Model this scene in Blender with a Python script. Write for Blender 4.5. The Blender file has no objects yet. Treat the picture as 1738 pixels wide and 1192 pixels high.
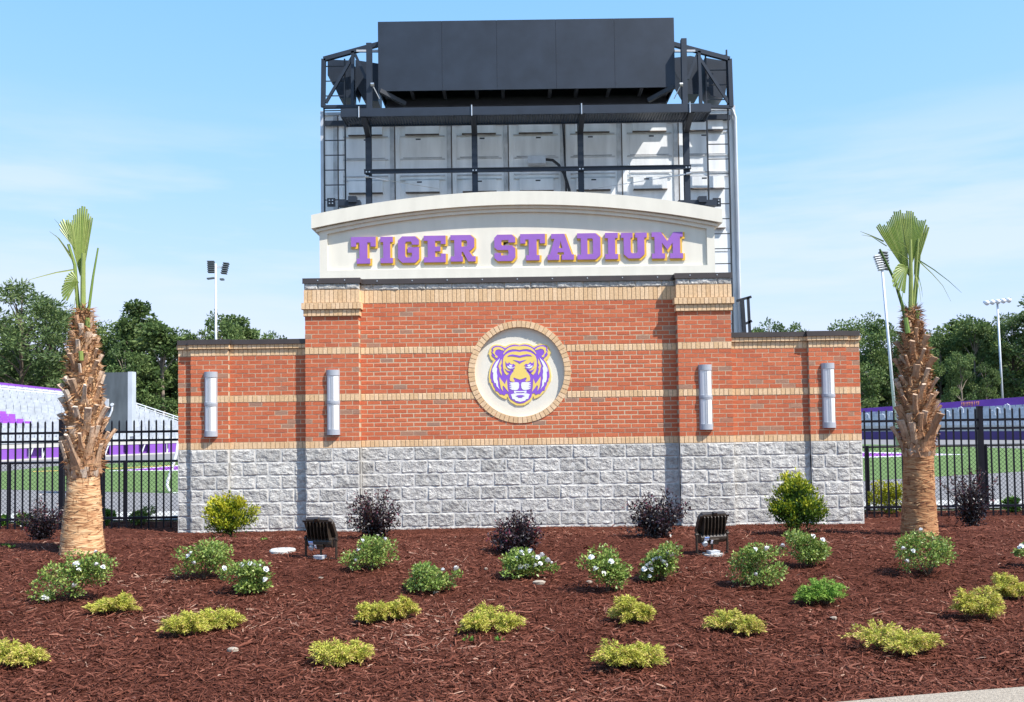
import bpy, math, random
import numpy as np
from mathutils import Vector, noise
from mathutils.geometry import tessellate_polygon

random.seed(7)
RNG = np.random.default_rng(7)
scn = bpy.context.scene
COL = scn.collection

# ------------------------------------------------------------------ camera, sky, sun, exposure
F = 1550.0; PX, PY = 869.0, 655.0                 # focal length and axis in photo pixels (1738 wide)
CAM = np.array([-0.1, -14.0, 1.62])
_p = math.atan(60.0 / F); _r = math.atan(0.0142)
FW = np.array([0, math.cos(_p), math.sin(_p)])
_u0 = np.array([0, -math.sin(_p), math.cos(_p)])
RT = math.cos(_r) * np.array([1.0, 0, 0]) - math.sin(_r) * _u0
UP = math.sin(_r) * np.array([1.0, 0, 0]) + math.cos(_r) * _u0
cam_data = bpy.data.cameras.new('camera')
cam_data.sensor_fit = 'HORIZONTAL'; cam_data.sensor_width = 36.0
cam_data.lens = 36.0 * F / 1738.0
cam_data.shift_x = 0.0; cam_data.shift_y = (PY - 596.0) / 1738.0
cam_data.clip_start = 0.1; cam_data.clip_end = 3000
cam = bpy.data.objects.new('camera', cam_data); COL.objects.link(cam)
from mathutils import Matrix
_m = Matrix(((RT[0], UP[0], -FW[0], CAM[0]), (RT[1], UP[1], -FW[1], CAM[1]), (RT[2], UP[2], -FW[2], CAM[2]), (0, 0, 0, 1)))
cam.matrix_world = _m
scn.camera = cam

SUN = np.array([1.6, -1.0, 2.5]); SUN = SUN / np.linalg.norm(SUN)     # towards the sun
SUN_EL = math.asin(SUN[2]); SUN_AZ = math.atan2(SUN[0], SUN[1])
sd = bpy.data.lights.new('sun', 'SUN'); sd.energy = 3.65; sd.angle = math.radians(0.53); sd.color = (1.0, 0.955, 0.89)
sun = bpy.data.objects.new('sun', sd); COL.objects.link(sun)
sun.rotation_euler = Vector(tuple(SUN)).to_track_quat('Z', 'Y').to_euler()
sun.location = (8, -10, 14)

world = bpy.data.worlds.new('World'); scn.world = world; world.use_nodes = True
wn = world.node_tree.nodes; wl = world.node_tree.links
wn.clear()
w_out = wn.new('ShaderNodeOutputWorld'); w_bg = wn.new('ShaderNodeBackground')
w_sky = wn.new('ShaderNodeTexSky'); w_sky.sky_type = 'NISHITA'; w_sky.sun_disc = False
w_sky.sun_elevation = SUN_EL; w_sky.sun_rotation = SUN_AZ
w_sky.altitude = 50; w_sky.air_density = 0.85; w_sky.dust_density = 0.15; w_sky.ozone_density = 1.0
w_bg.inputs['Strength'].default_value = 0.15
# thin high cloud, streaked along the horizon
w_tc = wn.new('ShaderNodeTexCoord'); w_map = wn.new('ShaderNodeMapping')
w_map.inputs['Scale'].default_value = (1.1, 1.1, 7.5)
w_map.inputs['Rotation'].default_value = (0, math.radians(5), 0)
w_n = wn.new('ShaderNodeTexNoise'); w_n.inputs['Scale'].default_value = 2.3; w_n.inputs['Detail'].default_value = 7; w_n.inputs['Roughness'].default_value = 0.55
w_r = wn.new('ShaderNodeValToRGB'); w_r.color_ramp.elements[0].position = 0.40; w_r.color_ramp.elements[0].color = (0, 0, 0, 1)
w_r.color_ramp.elements[1].position = 0.60; w_r.color_ramp.elements[1].color = (0.68, 0.68, 0.68, 1)
w_mix = wn.new('ShaderNodeMix'); w_mix.data_type = 'RGBA'
w_mix.inputs[7].default_value = (2.5, 2.85, 3.3, 1)
wl.new(w_tc.outputs['Generated'], w_map.inputs['Vector']); wl.new(w_map.outputs['Vector'], w_n.inputs['Vector'])
wl.new(w_n.outputs['Fac'], w_r.inputs['Fac']); wl.new(w_r.outputs['Color'], w_mix.inputs[0])  # cloud cover
w_a = wn.new('ShaderNodeVectorMath'); w_a.operation = 'MULTIPLY'; w_a.inputs[1].default_value = (1.02, 2.5, 10.7)
w_k = wn.new('ShaderNodeVectorMath'); w_k.operation = 'MULTIPLY_ADD'; w_k.inputs[1].default_value = (0.19, 0.72, 2.7); w_k.inputs[2].default_value = (1, 1, 1)
w_d = wn.new('ShaderNodeVectorMath'); w_d.operation = 'DIVIDE'          # tone curve per channel: the sky brightens less towards the horizon
wl.new(w_sky.outputs['Color'], w_a.inputs[0]); wl.new(w_sky.outputs['Color'], w_k.inputs[0])
wl.new(w_a.outputs[0], w_d.inputs[0]); wl.new(w_k.outputs[0], w_d.inputs[1]); wl.new(w_d.outputs[0], w_mix.inputs[6])
w_sep = wn.new('ShaderNodeSeparateXYZ'); w_band = wn.new('ShaderNodeMapRange'); w_band.inputs['From Min'].default_value = 0.33; w_band.inputs['From Max'].default_value = 0.22
w_cl = wn.new('ShaderNodeMath'); w_cl.operation = 'MULTIPLY'
wl.new(w_tc.outputs['Generated'], w_sep.inputs[0]); wl.new(w_sep.outputs['Z'], w_band.inputs['Value']); wl.new(w_mix.outputs[2], w_bg.inputs['Color'])
wl.new(w_r.outputs['Color'], w_cl.inputs[0]); wl.new(w_band.outputs['Result'], w_cl.inputs[1]); wl.new(w_cl.outputs[0], w_mix.inputs[0])
wl.new(w_bg.outputs['Background'], w_out.inputs['Surface'])

scn.view_settings.view_transform = 'Standard'; scn.view_settings.look = 'None'
scn.view_settings.gamma = 1.0; scn.view_settings.use_curve_mapping = False
scn.view_settings.exposure = 1.12
scn.render.engine = 'CYCLES'
scn.cycles.use_denoising = True
scn.cycles.max_bounces = 6; scn.cycles.transparent_max_bounces = 6

# ------------------------------------------------------------------ measuring: photo pixel -> point in the place
def ray(x, y): return FW + (x - PX) / F * RT - (y - PY) / F * UP
def at(x, y, Y):
    d = ray(x, y); return CAM + (Y - CAM[1]) / d[1] * d
def sst(a, b, x):
    t = min(1, max(0, (x - a) / (b - a))); return t * t * (3 - 2 * t)
def ground_z(X, Y):
    if Y < 1.6:
        z = 0.27 * sst(-8.9, -3.9, Y) * (1 - sst(-3.6, -0.5, Y))
        z += 0.018 * noise.noise((X * 0.9, Y * 0.9, 3.1)) + 0.012 * noise.noise((X * 2.3, Y * 2.3, 9.7))
        if Y < -7.6: z *= sst(-9.2, -7.6, Y)
        return z
    return -0.9 * sst(4.0, 14.0, Y)
def ground(x, y):
    d = ray(x, y); t = 3.0
    for _ in range(6000):
        P = CAM + t * d
        if P[2] <= ground_z(P[0], P[1]): break
        t += 0.01 if t < 16 else 0.05
    return np.array([P[0], P[1], ground_z(P[0], P[1])])

# ------------------------------------------------------------------ materials
MATS = {}
def new_mat(name):
    m = bpy.data.materials.new(name); m.use_nodes = True
    MATS[name] = m
    return m, m.node_tree.nodes, m.node_tree.links, m.node_tree.nodes['Principled BSDF']
def ramp(nodes, stops):
    r = nodes.new('ShaderNodeValToRGB')
    e = r.color_ramp.elements
    while len(e) < len(stops): e.new(0.5)
    for el, (p, c) in zip(e, stops):
        el.position = p; el.color = (*c, 1)
    return r
def mat(name, base, rough=0.6, metal=0.0, var=0.12, scale=8.0, bump=0.0, bscale=60.0, detail=5.0, spec=None, stretch=(1, 1, 1)):
    """solid surface with uneven tone and fine relief"""
    m, n, l, b = new_mat(name)
    tc = n.new('ShaderNodeTexCoord'); mp = n.new('ShaderNodeMapping'); mp.inputs['Scale'].default_value = stretch
    l.new(tc.outputs['Object'], mp.inputs['Vector'])
    nz = n.new('ShaderNodeTexNoise'); nz.inputs['Scale'].default_value = scale; nz.inputs['Detail'].default_value = detail
    l.new(mp.outputs['Vector'], nz.inputs['Vector'])
    lo = tuple(max(0, c * (1 - var)) for c in base); hi = tuple(min(1, c * (1 + var)) for c in base)
    r = ramp(n, [(0.3, lo), (0.7, hi)])
    l.new(nz.outputs['Fac'], r.inputs['Fac']); l.new(r.outputs['Color'], b.inputs['Base Color'])
    b.inputs['Roughness'].default_value = rough; b.inputs['Metallic'].default_value = metal
    if spec is not None: b.inputs['Specular IOR Level'].default_value = spec
    if bump > 0:
        n2 = n.new('ShaderNodeTexNoise'); n2.inputs['Scale'].default_value = bscale; n2.inputs['Detail'].default_value = 6
        l.new(mp.outputs['Vector'], n2.inputs['Vector'])
        bp = n.new('ShaderNodeBump'); bp.inputs['Strength'].default_value = bump; bp.inputs['Distance'].default_value = 0.02
        l.new(n2.outputs['Fac'], bp.inputs['Height']); l.new(bp.outputs['Normal'], b.inputs['Normal'])
    return m
def tone_mat(name, stops, rough=0.8, nvar=0.35, nscale=25.0, bump=0.0, bscale=80.0, transl=0.0, spec=0.3, stretch=(1, 1, 1)):
    """colour picked per piece (face attribute 'tone'), broken up by noise"""
    m, n, l, b = new_mat(name)
    a = n.new('ShaderNodeAttribute'); a.attribute_name = 'tone'
    tc = n.new('ShaderNodeTexCoord'); mp = n.new('ShaderNodeMapping'); mp.inputs['Scale'].default_value = stretch
    geo = n.new('ShaderNodeNewGeometry')
    l.new(geo.outputs['Position'], mp.inputs['Vector'])
    nz = n.new('ShaderNodeTexNoise'); nz.inputs['Scale'].default_value = nscale; nz.inputs['Detail'].default_value = 5
    l.new(mp.outputs['Vector'], nz.inputs['Vector'])
    r = ramp(n, stops); l.new(a.outputs['Fac'], r.inputs['Fac'])
    mr = n.new('ShaderNodeMapRange'); mr.inputs['From Min'].default_value = 0.25; mr.inputs['From Max'].default_value = 0.75
    mr.inputs['To Min'].default_value = 1 - nvar; mr.inputs['To Max'].default_value = 1 + nvar * 0.6
    l.new(nz.outputs['Fac'], mr.inputs['Value'])
    mx = n.new('ShaderNodeMix'); mx.data_type = 'RGBA'; mx.blend_type = 'MULTIPLY'; mx.inputs[0].default_value = 1
    l.new(r.outputs['Color'], mx.inputs[6]); l.new(mr.outputs['Result'], mx.inputs[7])
    l.new(mx.outputs[2], b.inputs['Base Color'])
    b.inputs['Roughness'].default_value = rough; b.inputs['Specular IOR Level'].default_value = spec
    if bump > 0:
        n2 = n.new('ShaderNodeTexNoise'); n2.inputs['Scale'].default_value = bscale; n2.inputs['Detail'].default_value = 6
        l.new(mp.outputs['Vector'], n2.inputs['Vector'])
        bp = n.new('ShaderNodeBump'); bp.inputs['Strength'].default_value = bump; bp.inputs['Distance'].default_value = 0.015
        l.new(n2.outputs['Fac'], bp.inputs['Height']); l.new(bp.outputs['Normal'], b.inputs['Normal'])
    if transl > 0:
        t = n.new('ShaderNodeBsdfTranslucent'); ms = n.new('ShaderNodeMixShader'); ms.inputs[0].default_value = transl
        l.new(mx.outputs[2], t.inputs['Color']); l.new(b.outputs['BSDF'], ms.inputs[1]); l.new(t.outputs['BSDF'], ms.inputs[2])
        l.new(ms.outputs['Shader'], n['Material Output'].inputs['Surface'])
    return m

tone_mat('red_brick', [(0.0, (0.62, 0.175, 0.080)), (0.35, (0.58, 0.150, 0.066)), (0.7, (0.53, 0.130, 0.058)), (0.86, (0.47, 0.14, 0.075)), (0.93, (0.43, 0.22, 0.14)), (1.0, (0.37, 0.205, 0.14))], nvar=0.2, nscale=45, bump=0.35, bscale=160, stretch=(1, 1, 2.2))
tone_mat('buff_brick', [(0.0, (0.82, 0.58, 0.36)), (0.5, (0.77, 0.53, 0.31)), (1.0, (0.70, 0.46, 0.25))], nvar=0.2, nscale=40, bump=0.3, bscale=160)
tone_mat('split_stone', [(0.0, (0.60, 0.58, 0.54)), (0.5, (0.52, 0.50, 0.465)), (1.0, (0.43, 0.415, 0.385))], nvar=0.42, nscale=22, bump=0.9, bscale=55, rough=0.9, spec=0.15)
mat('mortar', (0.56, 0.44, 0.30), 0.95, var=0.15, scale=20, bump=0.2)
mat('shaded_mortar', (0.38, 0.26, 0.16), 0.95, var=0.2, scale=20)  # tan-brown mortar, coloured darker for the shade in the buff brick joints
mat('grey_mortar', (0.58, 0.565, 0.535), 0.95, var=0.1, scale=20, bump=0.2)
mat('brown_metal', (0.055, 0.042, 0.038), 0.42, 0.0, var=0.15, scale=4, spec=0.6)
mat('screw_metal', (0.6, 0.6, 0.6), 0.35, 0.8)
mat('cream_stucco', (0.74, 0.70, 0.60), 0.85, var=0.05, scale=4, bump=0.10, bscale=220, stretch=(1.5, 1, 0.4))
mat('letter_purple', (0.30, 0.125, 0.48), 0.45, var=0.05, scale=6, bump=0.03, bscale=80)
mat('letter_gold', (0.78, 0.46, 0.05), 0.45, var=0.05, scale=6)
mat('emblem_gold', (0.83, 0.62, 0.16), 0.4, var=0.02)
mat('emblem_purple', (0.25, 0.10, 0.58), 0.4, var=0.03)
mat('emblem_white', (0.82, 0.82, 0.82), 0.4, var=0.02)
mat('lamp_metal', (0.40, 0.42, 0.46), 0.4, 0.1, var=0.06, scale=4)
mat('lamp_diffuser', (0.86, 0.85, 0.83), 0.3, var=0.02)
mat('black_steel', (0.018, 0.02, 0.026), 0.42, 0.0, var=0.25, scale=3, spec=0.5)
mat('navy_steel', (0.021, 0.030, 0.047), 0.5, 0.0, var=0.2, scale=2.5, bump=0.03, bscale=12, spec=0.4)
mat('fence_steel', (0.006, 0.006, 0.011), 0.45, var=0.25, scale=9, spec=0.25)
mat('aluminium', (0.84, 0.855, 0.86), 0.45, 0.0, var=0.16, scale=2.6, bump=0.04, bscale=9, stretch=(1.6, 1, 0.25))
mat('aluminium_edge', (0.52, 0.53, 0.54), 0.5, 0.1, var=0.25, scale=5)
mat('dark_edge', (0.11, 0.085, 0.07), 0.7, var=0.4, scale=14)  # darker tone for hood lips and undersides, and for column seams
mat('galvanised', (0.095, 0.11, 0.12), 0.5, 0.15, var=0.3, scale=3, stretch=(1, 1, 0.3))
mat('pole_metal', (0.55, 0.58, 0.62), 0.5, 0.2, var=0.1, scale=2)
mat('bronze', (0.035, 0.025, 0.018), 0.42, var=0.3, scale=20, spec=0.5)
mat('box_grey', (0.5, 0.52, 0.55), 0.5, var=0.1)
mat('sticker', (0.75, 0.75, 0.85), 0.5, var=0.1)
mat('sticker_blue', (0.2, 0.32, 0.65), 0.5, var=0.1)
mat('concrete', (0.335, 0.285, 0.225), 0.95, var=0.28, scale=55, bump=0.6, bscale=120, spec=0.1)
mat('pale_stone', (0.34, 0.28, 0.22), 0.9, var=0.2, scale=30)
mat('white_concrete', (0.46, 0.45, 0.42), 0.9, var=0.12, scale=12, bump=0.3)
mat('asphalt', (0.19, 0.18, 0.175), 0.95, var=0.12, scale=2.0, bump=0.2, bscale=30)
mat('turf', (0.10, 0.165, 0.035), 0.95, var=0.14, scale=1.2, bump=0.4, bscale=25)
mat('paint_purple', (0.24, 0.04, 0.32), 0.8, var=0.08)
mat('paint_white', (0.72, 0.70, 0.74), 0.8, var=0.08)
mat('earth', (0.09, 0.10, 0.045), 0.95, var=0.3, scale=0.5)
mat('stand_purple', (0.20, 0.065, 0.38), 0.6, var=0.1, scale=0.6)
mat('stand_purple_dark', (0.055, 0.03, 0.145), 0.6, var=0.12, scale=0.6)
mat('banner_purple', (0.19, 0.05, 0.37), 0.6, var=0.15, scale=0.5)
mat('banner_print', (0.62, 0.25, 0.17), 0.6, var=0.15)
mat('seat_silver', (0.45, 0.48, 0.52), 0.45, 0.15, var=0.18, scale=2.0)
mat('seat_purple', (0.30, 0.07, 0.55), 0.5, var=0.12, scale=2.0)
mat('rail_white', (0.70, 0.72, 0.75), 0.4, 0.1, var=0.05)
mat('white_paint', (0.8, 0.8, 0.8), 0.4, var=0.03)
mat('skin', (0.50, 0.28, 0.20), 0.6, var=0.05)
mat('shirt_white', (0.75, 0.74, 0.80), 0.8, var=0.06)
mat('cloth_black', (0.012, 0.012, 0.015), 0.8, var=0.2)
mat('hair_dark', (0.02, 0.013, 0.01), 0.6, var=0.2)
tone_mat('mulch_chip', [(0.0, (0.054, 0.0175, 0.0115)), (0.4, (0.134, 0.045, 0.0285)), (0.75, (0.205, 0.077, 0.050)), (0.93, (0.30, 0.140, 0.095)), (1.0, (0.40, 0.25, 0.18))], rough=0.95, nvar=0.3, nscale=60, spec=0.08)
m = mat('mulch_bed', (0.080, 0.026, 0.0165), 0.98, var=0.55, scale=38, bump=1.0, bscale=45, spec=0.05)
tone_mat('rose_leaf', [(0.0, (0.055, 0.11, 0.02)), (0.45, (0.17, 0.27, 0.05)), (0.8, (0.32, 0.41, 0.095)), (1.0, (0.42, 0.46, 0.13))], rough=0.45, nvar=0.15, transl=0.28, spec=0.45)
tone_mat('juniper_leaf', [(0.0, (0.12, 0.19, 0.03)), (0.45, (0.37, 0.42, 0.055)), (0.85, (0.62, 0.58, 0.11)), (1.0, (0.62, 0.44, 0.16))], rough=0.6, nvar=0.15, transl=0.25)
tone_mat('green_juniper_leaf', [(0.0, (0.05, 0.15, 0.025)), (0.6, (0.17, 0.35, 0.05)), (1.0, (0.32, 0.45, 0.08))], rough=0.6, nvar=0.15, transl=0.25)
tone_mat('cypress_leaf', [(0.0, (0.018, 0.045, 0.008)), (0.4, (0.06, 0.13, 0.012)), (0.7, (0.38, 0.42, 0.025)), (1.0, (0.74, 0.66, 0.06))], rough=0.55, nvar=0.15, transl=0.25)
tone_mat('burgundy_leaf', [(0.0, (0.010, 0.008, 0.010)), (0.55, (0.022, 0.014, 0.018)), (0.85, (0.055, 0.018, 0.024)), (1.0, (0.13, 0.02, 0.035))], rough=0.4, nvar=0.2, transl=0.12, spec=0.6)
tone_mat('yellow_shrub_leaf', [(0.0, (0.10, 0.16, 0.012)), (0.5, (0.38, 0.40, 0.02)), (1.0, (0.60, 0.55, 0.03))], rough=0.6, nvar=0.1, transl=0.25)
tone_mat('tree_leaf', [(0.0, (0.040, 0.075, 0.026)), (0.5, (0.098, 0.160, 0.048)), (1.0, (0.20, 0.27, 0.085))], rough=0.6, nvar=0.3, nscale=0.3, transl=0.33)  # lighter and greyer: distance haze put into the leaf colour
tone_mat('pine_leaf', [(0.0, (0.038, 0.072, 0.030)), (0.5, (0.095, 0.155, 0.052)), (1.0, (0.19, 0.25, 0.085))], rough=0.6, nvar=0.3, nscale=0.3, transl=0.28)  # needles lightened the same way, haze in the colour
mat('bark', (0.10, 0.075, 0.055), 0.9, var=0.35, scale=6, bump=0.5, bscale=20, stretch=(1, 1, 0.2))
mat('pale_bark', (0.26, 0.21, 0.165), 0.9, var=0.3, scale=6, stretch=(1, 1, 0.2))
mat('shrub_stem', (0.10, 0.065, 0.04), 0.8, var=0.3, scale=20)
mat('petal', (0.82, 0.82, 0.80), 0.6, var=0.04)
tone_mat('palm_boot', [(0.0, (0.36, 0.165, 0.075)), (0.45, (0.50, 0.32, 0.20)), (1.0, (0.68, 0.56, 0.45))], rough=0.8, nvar=0.4, nscale=18, bump=0.6, bscale=40, stretch=(2.5, 2.5, 0.5))
tone_mat('palm_fibre', [(0.0, (0.16, 0.065, 0.028)), (0.5, (0.32, 0.15, 0.065)), (1.0, (0.50, 0.31, 0.16))], rough=0.85, nvar=0.2)
tone_mat('palm_green', [(0.0, (0.06, 0.125, 0.025)), (0.5, (0.21, 0.31, 0.06)), (1.0, (0.46, 0.50, 0.16))], rough=0.4, nvar=0.15, transl=0.25, spec=0.5)
mat('palm_cut', (0.48, 0.34, 0.2), 0.8, var=0.2)

def palm_trunk_mat(nm, g):
    m, n, l, b = new_mat(nm)
    tc = n.new('ShaderNodeTexCoord')
    def nz(sc, st, det=6, dist=0.0):
        mp = n.new('ShaderNodeMapping'); mp.inputs['Scale'].default_value = st
        t = n.new('ShaderNodeTexNoise'); t.inputs['Scale'].default_value = sc; t.inputs['Detail'].default_value = det; t.inputs['Distortion'].default_value = dist
        l.new(tc.outputs['Object'], mp.inputs['Vector']); l.new(mp.outputs['Vector'], t.inputs['Vector']); return t
    a = nz(6.5, (1.0, 1.0, 5.0), 9, 1.2); c = nz(2.4, (1, 1, 1.2), 3); v = nz(9.0, (2.6, 2.6, 0.5), 4, 0.4)
    r = ramp(n, [(p_, tuple(c_ * g_ for c_, g_ in zip(c, g))) for p_, c in [(0.34, (0.20, 0.08, 0.033)), (0.43, (0.46, 0.225, 0.10)), (0.54, (0.66, 0.40, 0.205)), (0.72, (0.74, 0.52, 0.31))]])
    l.new(a.outputs['Fac'], r.inputs['Fac'])
    r2 = ramp(n, [(0.35, (0.72, 0.68, 0.62)), (0.6, (1.0, 1.0, 1.0))]); l.new(c.outputs['Fac'], r2.inputs['Fac'])
    mx = n.new('ShaderNodeMix'); mx.data_type = 'RGBA'; mx.blend_type = 'MULTIPLY'; mx.inputs[0].default_value = 0.8
    l.new(r.outputs['Color'], mx.inputs[6]); l.new(r2.outputs['Color'], mx.inputs[7])
    r3 = ramp(n, [(0.33, (0.35, 0.25, 0.18)), (0.39, (1, 1, 1))]); l.new(v.outputs['Fac'], r3.inputs['Fac'])
    mx2 = n.new('ShaderNodeMix'); mx2.data_type = 'RGBA'; mx2.blend_type = 'MULTIPLY'; mx2.inputs[0].default_value = 0.7
    l.new(mx.outputs[2], mx2.inputs[6]); l.new(r3.outputs['Color'], mx2.inputs[7])
    l.new(mx2.outputs[2], b.inputs['Base Color']); b.inputs['Roughness'].default_value = 0.85
    bp = n.new('ShaderNodeBump'); bp.inputs['Strength'].default_value = 0.9; bp.inputs['Distance'].default_value = 0.02
    l.new(a.outputs['Fac'], bp.inputs['Height']); l.new(bp.outputs['Normal'], b.inputs['Normal'])
palm_trunk_mat('palm_trunk', (1, 1, 1)); palm_trunk_mat('palm_trunk_red', (0.68, 0.56, 0.47))

# ------------------------------------------------------------------ building helpers
ORG = {}
def props(o, label=None, cat=None, group=None, kind=None):
    if label: o['label'] = label
    if cat: o['category'] = cat
    if group: o['group'] = group
    if kind: o['kind'] = kind
    return o
def empty(name, loc, label, cat, group=None):
    o = bpy.data.objects.new(name, None); COL.objects.link(o)
    o.location = tuple(float(v) for v in loc); o.empty_display_size = 0.2
    ORG[o.name] = np.array(loc, float)
    return props(o, label, cat, group)
def link(name, me, parent=None, origin=(0, 0, 0)):
    o = bpy.data.objects.new(name, me); COL.objects.link(o)
    if parent is not None:
        o.parent = parent; ORG[o.name] = ORG[parent.name]
    else:
        o.location = tuple(float(v) for v in origin); ORG[o.name] = np.array(origin, float)
    return o
def org_of(parent, origin):
    return ORG[parent.name] if parent is not None else np.array(origin, float)
def np_mesh(name, V, Fc, mat_name, parent=None, origin=(0, 0, 0), tone=None, smooth=False, mat_idx=None):
    """V (n,3) world points, Fc (m,k) faces with the same number of corners"""
    V = np.asarray(V, np.float32) - org_of(parent, origin).astype(np.float32)
    Fc = np.asarray(Fc, np.int32); mcount, k = Fc.shape
    me = bpy.data.meshes.new(name)
    me.vertices.add(len(V)); me.vertices.foreach_set('co', V.ravel())
    me.loops.add(mcount * k); me.loops.foreach_set('vertex_index', Fc.ravel())
    me.polygons.add(mcount); me.polygons.foreach_set('loop_start', np.arange(0, mcount * k, k, dtype=np.int32))
    if smooth: me.polygons.foreach_set('use_smooth', np.ones(mcount, bool))
    for mn in ([mat_name] if isinstance(mat_name, str) else mat_name): me.materials.append(MATS[mn])
    if mat_idx is not None: me.polygons.foreach_set('material_index', np.asarray(mat_idx, np.int32))
    if tone is not None:
        at_ = me.attributes.new('tone', 'FLOAT', 'FACE'); at_.data.foreach_set('value', np.asarray(tone, np.float32))
    me.update(calc_edges=True); me.validate()
    return link(name, me, parent, origin)

class MB:
    def __init__(s): s.v = []; s.f = []; s.t = []; s.mi = []
    def add(s, V, Fc, tone=0.5, mi=0):
        b = len(s.v); s.v.extend([tuple(map(float, p)) for p in V])
        for f in Fc: s.f.append(tuple(i + b for i in f)); s.t.append(tone); s.mi.append(mi)
        return s
    def box(s, x0, x1, y0, y1, z0, z1, tone=0.5, mi=0):
        V = [(x0, y0, z0), (x1, y0, z0), (x1, y1, z0), (x0, y1, z0), (x0, y0, z1), (x1, y0, z1), (x1, y1, z1), (x0, y1, z1)]
        return s.add(V, [(0, 3, 2, 1), (4, 5, 6, 7), (0, 1, 5, 4), (1, 2, 6, 5), (2, 3, 7, 6), (3, 0, 4, 7)], tone, mi)
    def bar(s, p, q, w, h, up=(0, 0, 1), tone=0.5, mi=0):
        p = np.array(p, float); q = np.array(q, float); d = q - p; d /= np.linalg.norm(d)
        u = np.array(up, float); a = np.cross(d, u)
        if np.linalg.norm(a) < 1e-4: a = np.cross(d, (0, 1, 0))
        a /= np.linalg.norm(a); u = np.cross(a, d)
        V = []
        for c in (p, q):
            for sa, su in ((-1, -1), (1, -1), (1, 1), (-1, 1)): V.append(c + a * sa * w / 2 + u * su * h / 2)
        return s.add(V, [(3, 2, 1, 0), (4, 5, 6, 7), (0, 1, 5, 4), (1, 2, 6, 5), (2, 3, 7, 6), (3, 0, 4, 7)], tone, mi)
    def tube(s, pts, rad, n=8, tone=0.5, caps=True, mi=0):
        pts = [np.array(p, float) for p in pts]
        if not hasattr(rad, '__len__'): rad = [rad] * len(pts)
        V = []; ref = None
        for i, p in enumerate(pts):
            d = pts[min(i + 1, len(pts) - 1)] - pts[max(i - 1, 0)]; d /= (np.linalg.norm(d) + 1e-9)
            if ref is None:
                ref = np.array([1.0, 0, 0]) if abs(d[0]) < 0.8 else np.array([0, 1.0, 0])
            a = np.cross(d, ref); a /= (np.linalg.norm(a) + 1e-9); b = np.cross(d, a); ref = -b if False else ref
            for k in range(n):
                an = 2 * math.pi * k / n; V.append(p + rad[i] * (math.cos(an) * a + math.sin(an) * b))
        Fc = []
        for i in range(len(pts) - 1):
            for k in range(n):
                k2 = (k + 1) % n; Fc.append((i * n + k, i * n + k2, (i + 1) * n + k2, (i + 1) * n + k))
        if caps:
            Fc.append(tuple(range(n))[::-1]); Fc.append(tuple((len(pts) - 1) * n + k for k in range(n)))
        return s.add(V, Fc, tone, mi)
    def prism(s, loops, y0, y1, tone=0.5, mi=0):
        """flat outline(s) in (x, z), further loops are holes, carried from y0 (front) to y1 (back)"""
        pts = [p for lp in loops for p in lp]
        tris = tessellate_polygon([[Vector((p[0], p[1], 0)) for p in lp] for lp in loops])
        n = len(pts)
        V = [(p[0], y0, p[1]) for p in pts] + [(p[0], y1, p[1]) for p in pts]
        Fc = []
        for t in tris:
            a, b, c = t
            cr = (pts[b][0] - pts[a][0]) * (pts[c][1] - pts[a][1]) - (pts[b][1] - pts[a][1]) * (pts[c][0] - pts[a][0])
            if cr < 0: a, c = c, a
            Fc.append((a, b, c)); Fc.append((c + n, b + n, a + n))
        o = 0
        for lp in loops:
            m = len(lp)
            for i in range(m):
                j = (i + 1) % m; Fc.append((o + i, o + i + n, o + j + n, o + j))
            o += m
        return s.add(V, Fc, tone, mi)
    def build(s, name, mats, parent=None, origin=(0, 0, 0), smooth=False):
        og = org_of(parent, origin)
        me = bpy.data.meshes.new(name)
        me.from_pydata([(a - og[0], b - og[1], c - og[2]) for a, b, c in s.v], [], s.f)
        for mn in ([mats] if isinstance(mats, str) else mats): me.materials.append(MATS[mn])
        at_ = me.attributes.new('tone', 'FLOAT', 'FACE'); at_.data.foreach_set('value', s.t)
        if any(s.mi): me.polygons.foreach_set('material_index', s.mi)
        if smooth: me.polygons.foreach_set('use_smooth', [True] * len(me.polygons))
        me.update()
        return link(name, me, parent, origin)
def put(name, me, pos, parent):
    """one more piece that shares a mesh, placed at a world point under its thing or part"""
    o = bpy.data.objects.new(name, me); COL.objects.link(o); o.parent = parent
    d = np.array(pos, float) - ORG[parent.name]; o.location = tuple(float(v) for v in d)
    return o
def leaf_cloud(P, D, L, W, up=None, fold=0.25):
    """diamond leaves: base P (n,3), direction D (n,3), length L, width W -> verts, quads"""
    n = len(P); D = D / (np.linalg.norm(D, axis=1, keepdims=True) + 1e-9)
    if up is None: up = RNG.normal(size=(n, 3))
    S = np.cross(D, up); S /= (np.linalg.norm(S, axis=1, keepdims=True) + 1e-9)
    Nn = np.cross(S, D)
    L = np.broadcast_to(np.asarray(L, float), (n,))[:, None]; W = np.broadcast_to(np.asarray(W, float), (n,))[:, None]
    V = np.empty((n, 4, 3))
    V[:, 0] = P; V[:, 1] = P + D * L * 0.5 + S * W * 0.5 + Nn * W * fold; V[:, 2] = P + D * L; V[:, 3] = P + D * L * 0.5 - S * W * 0.5 + Nn * W * fold
    return V.reshape(-1, 3), np.arange(n * 4).reshape(n, 4)
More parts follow.
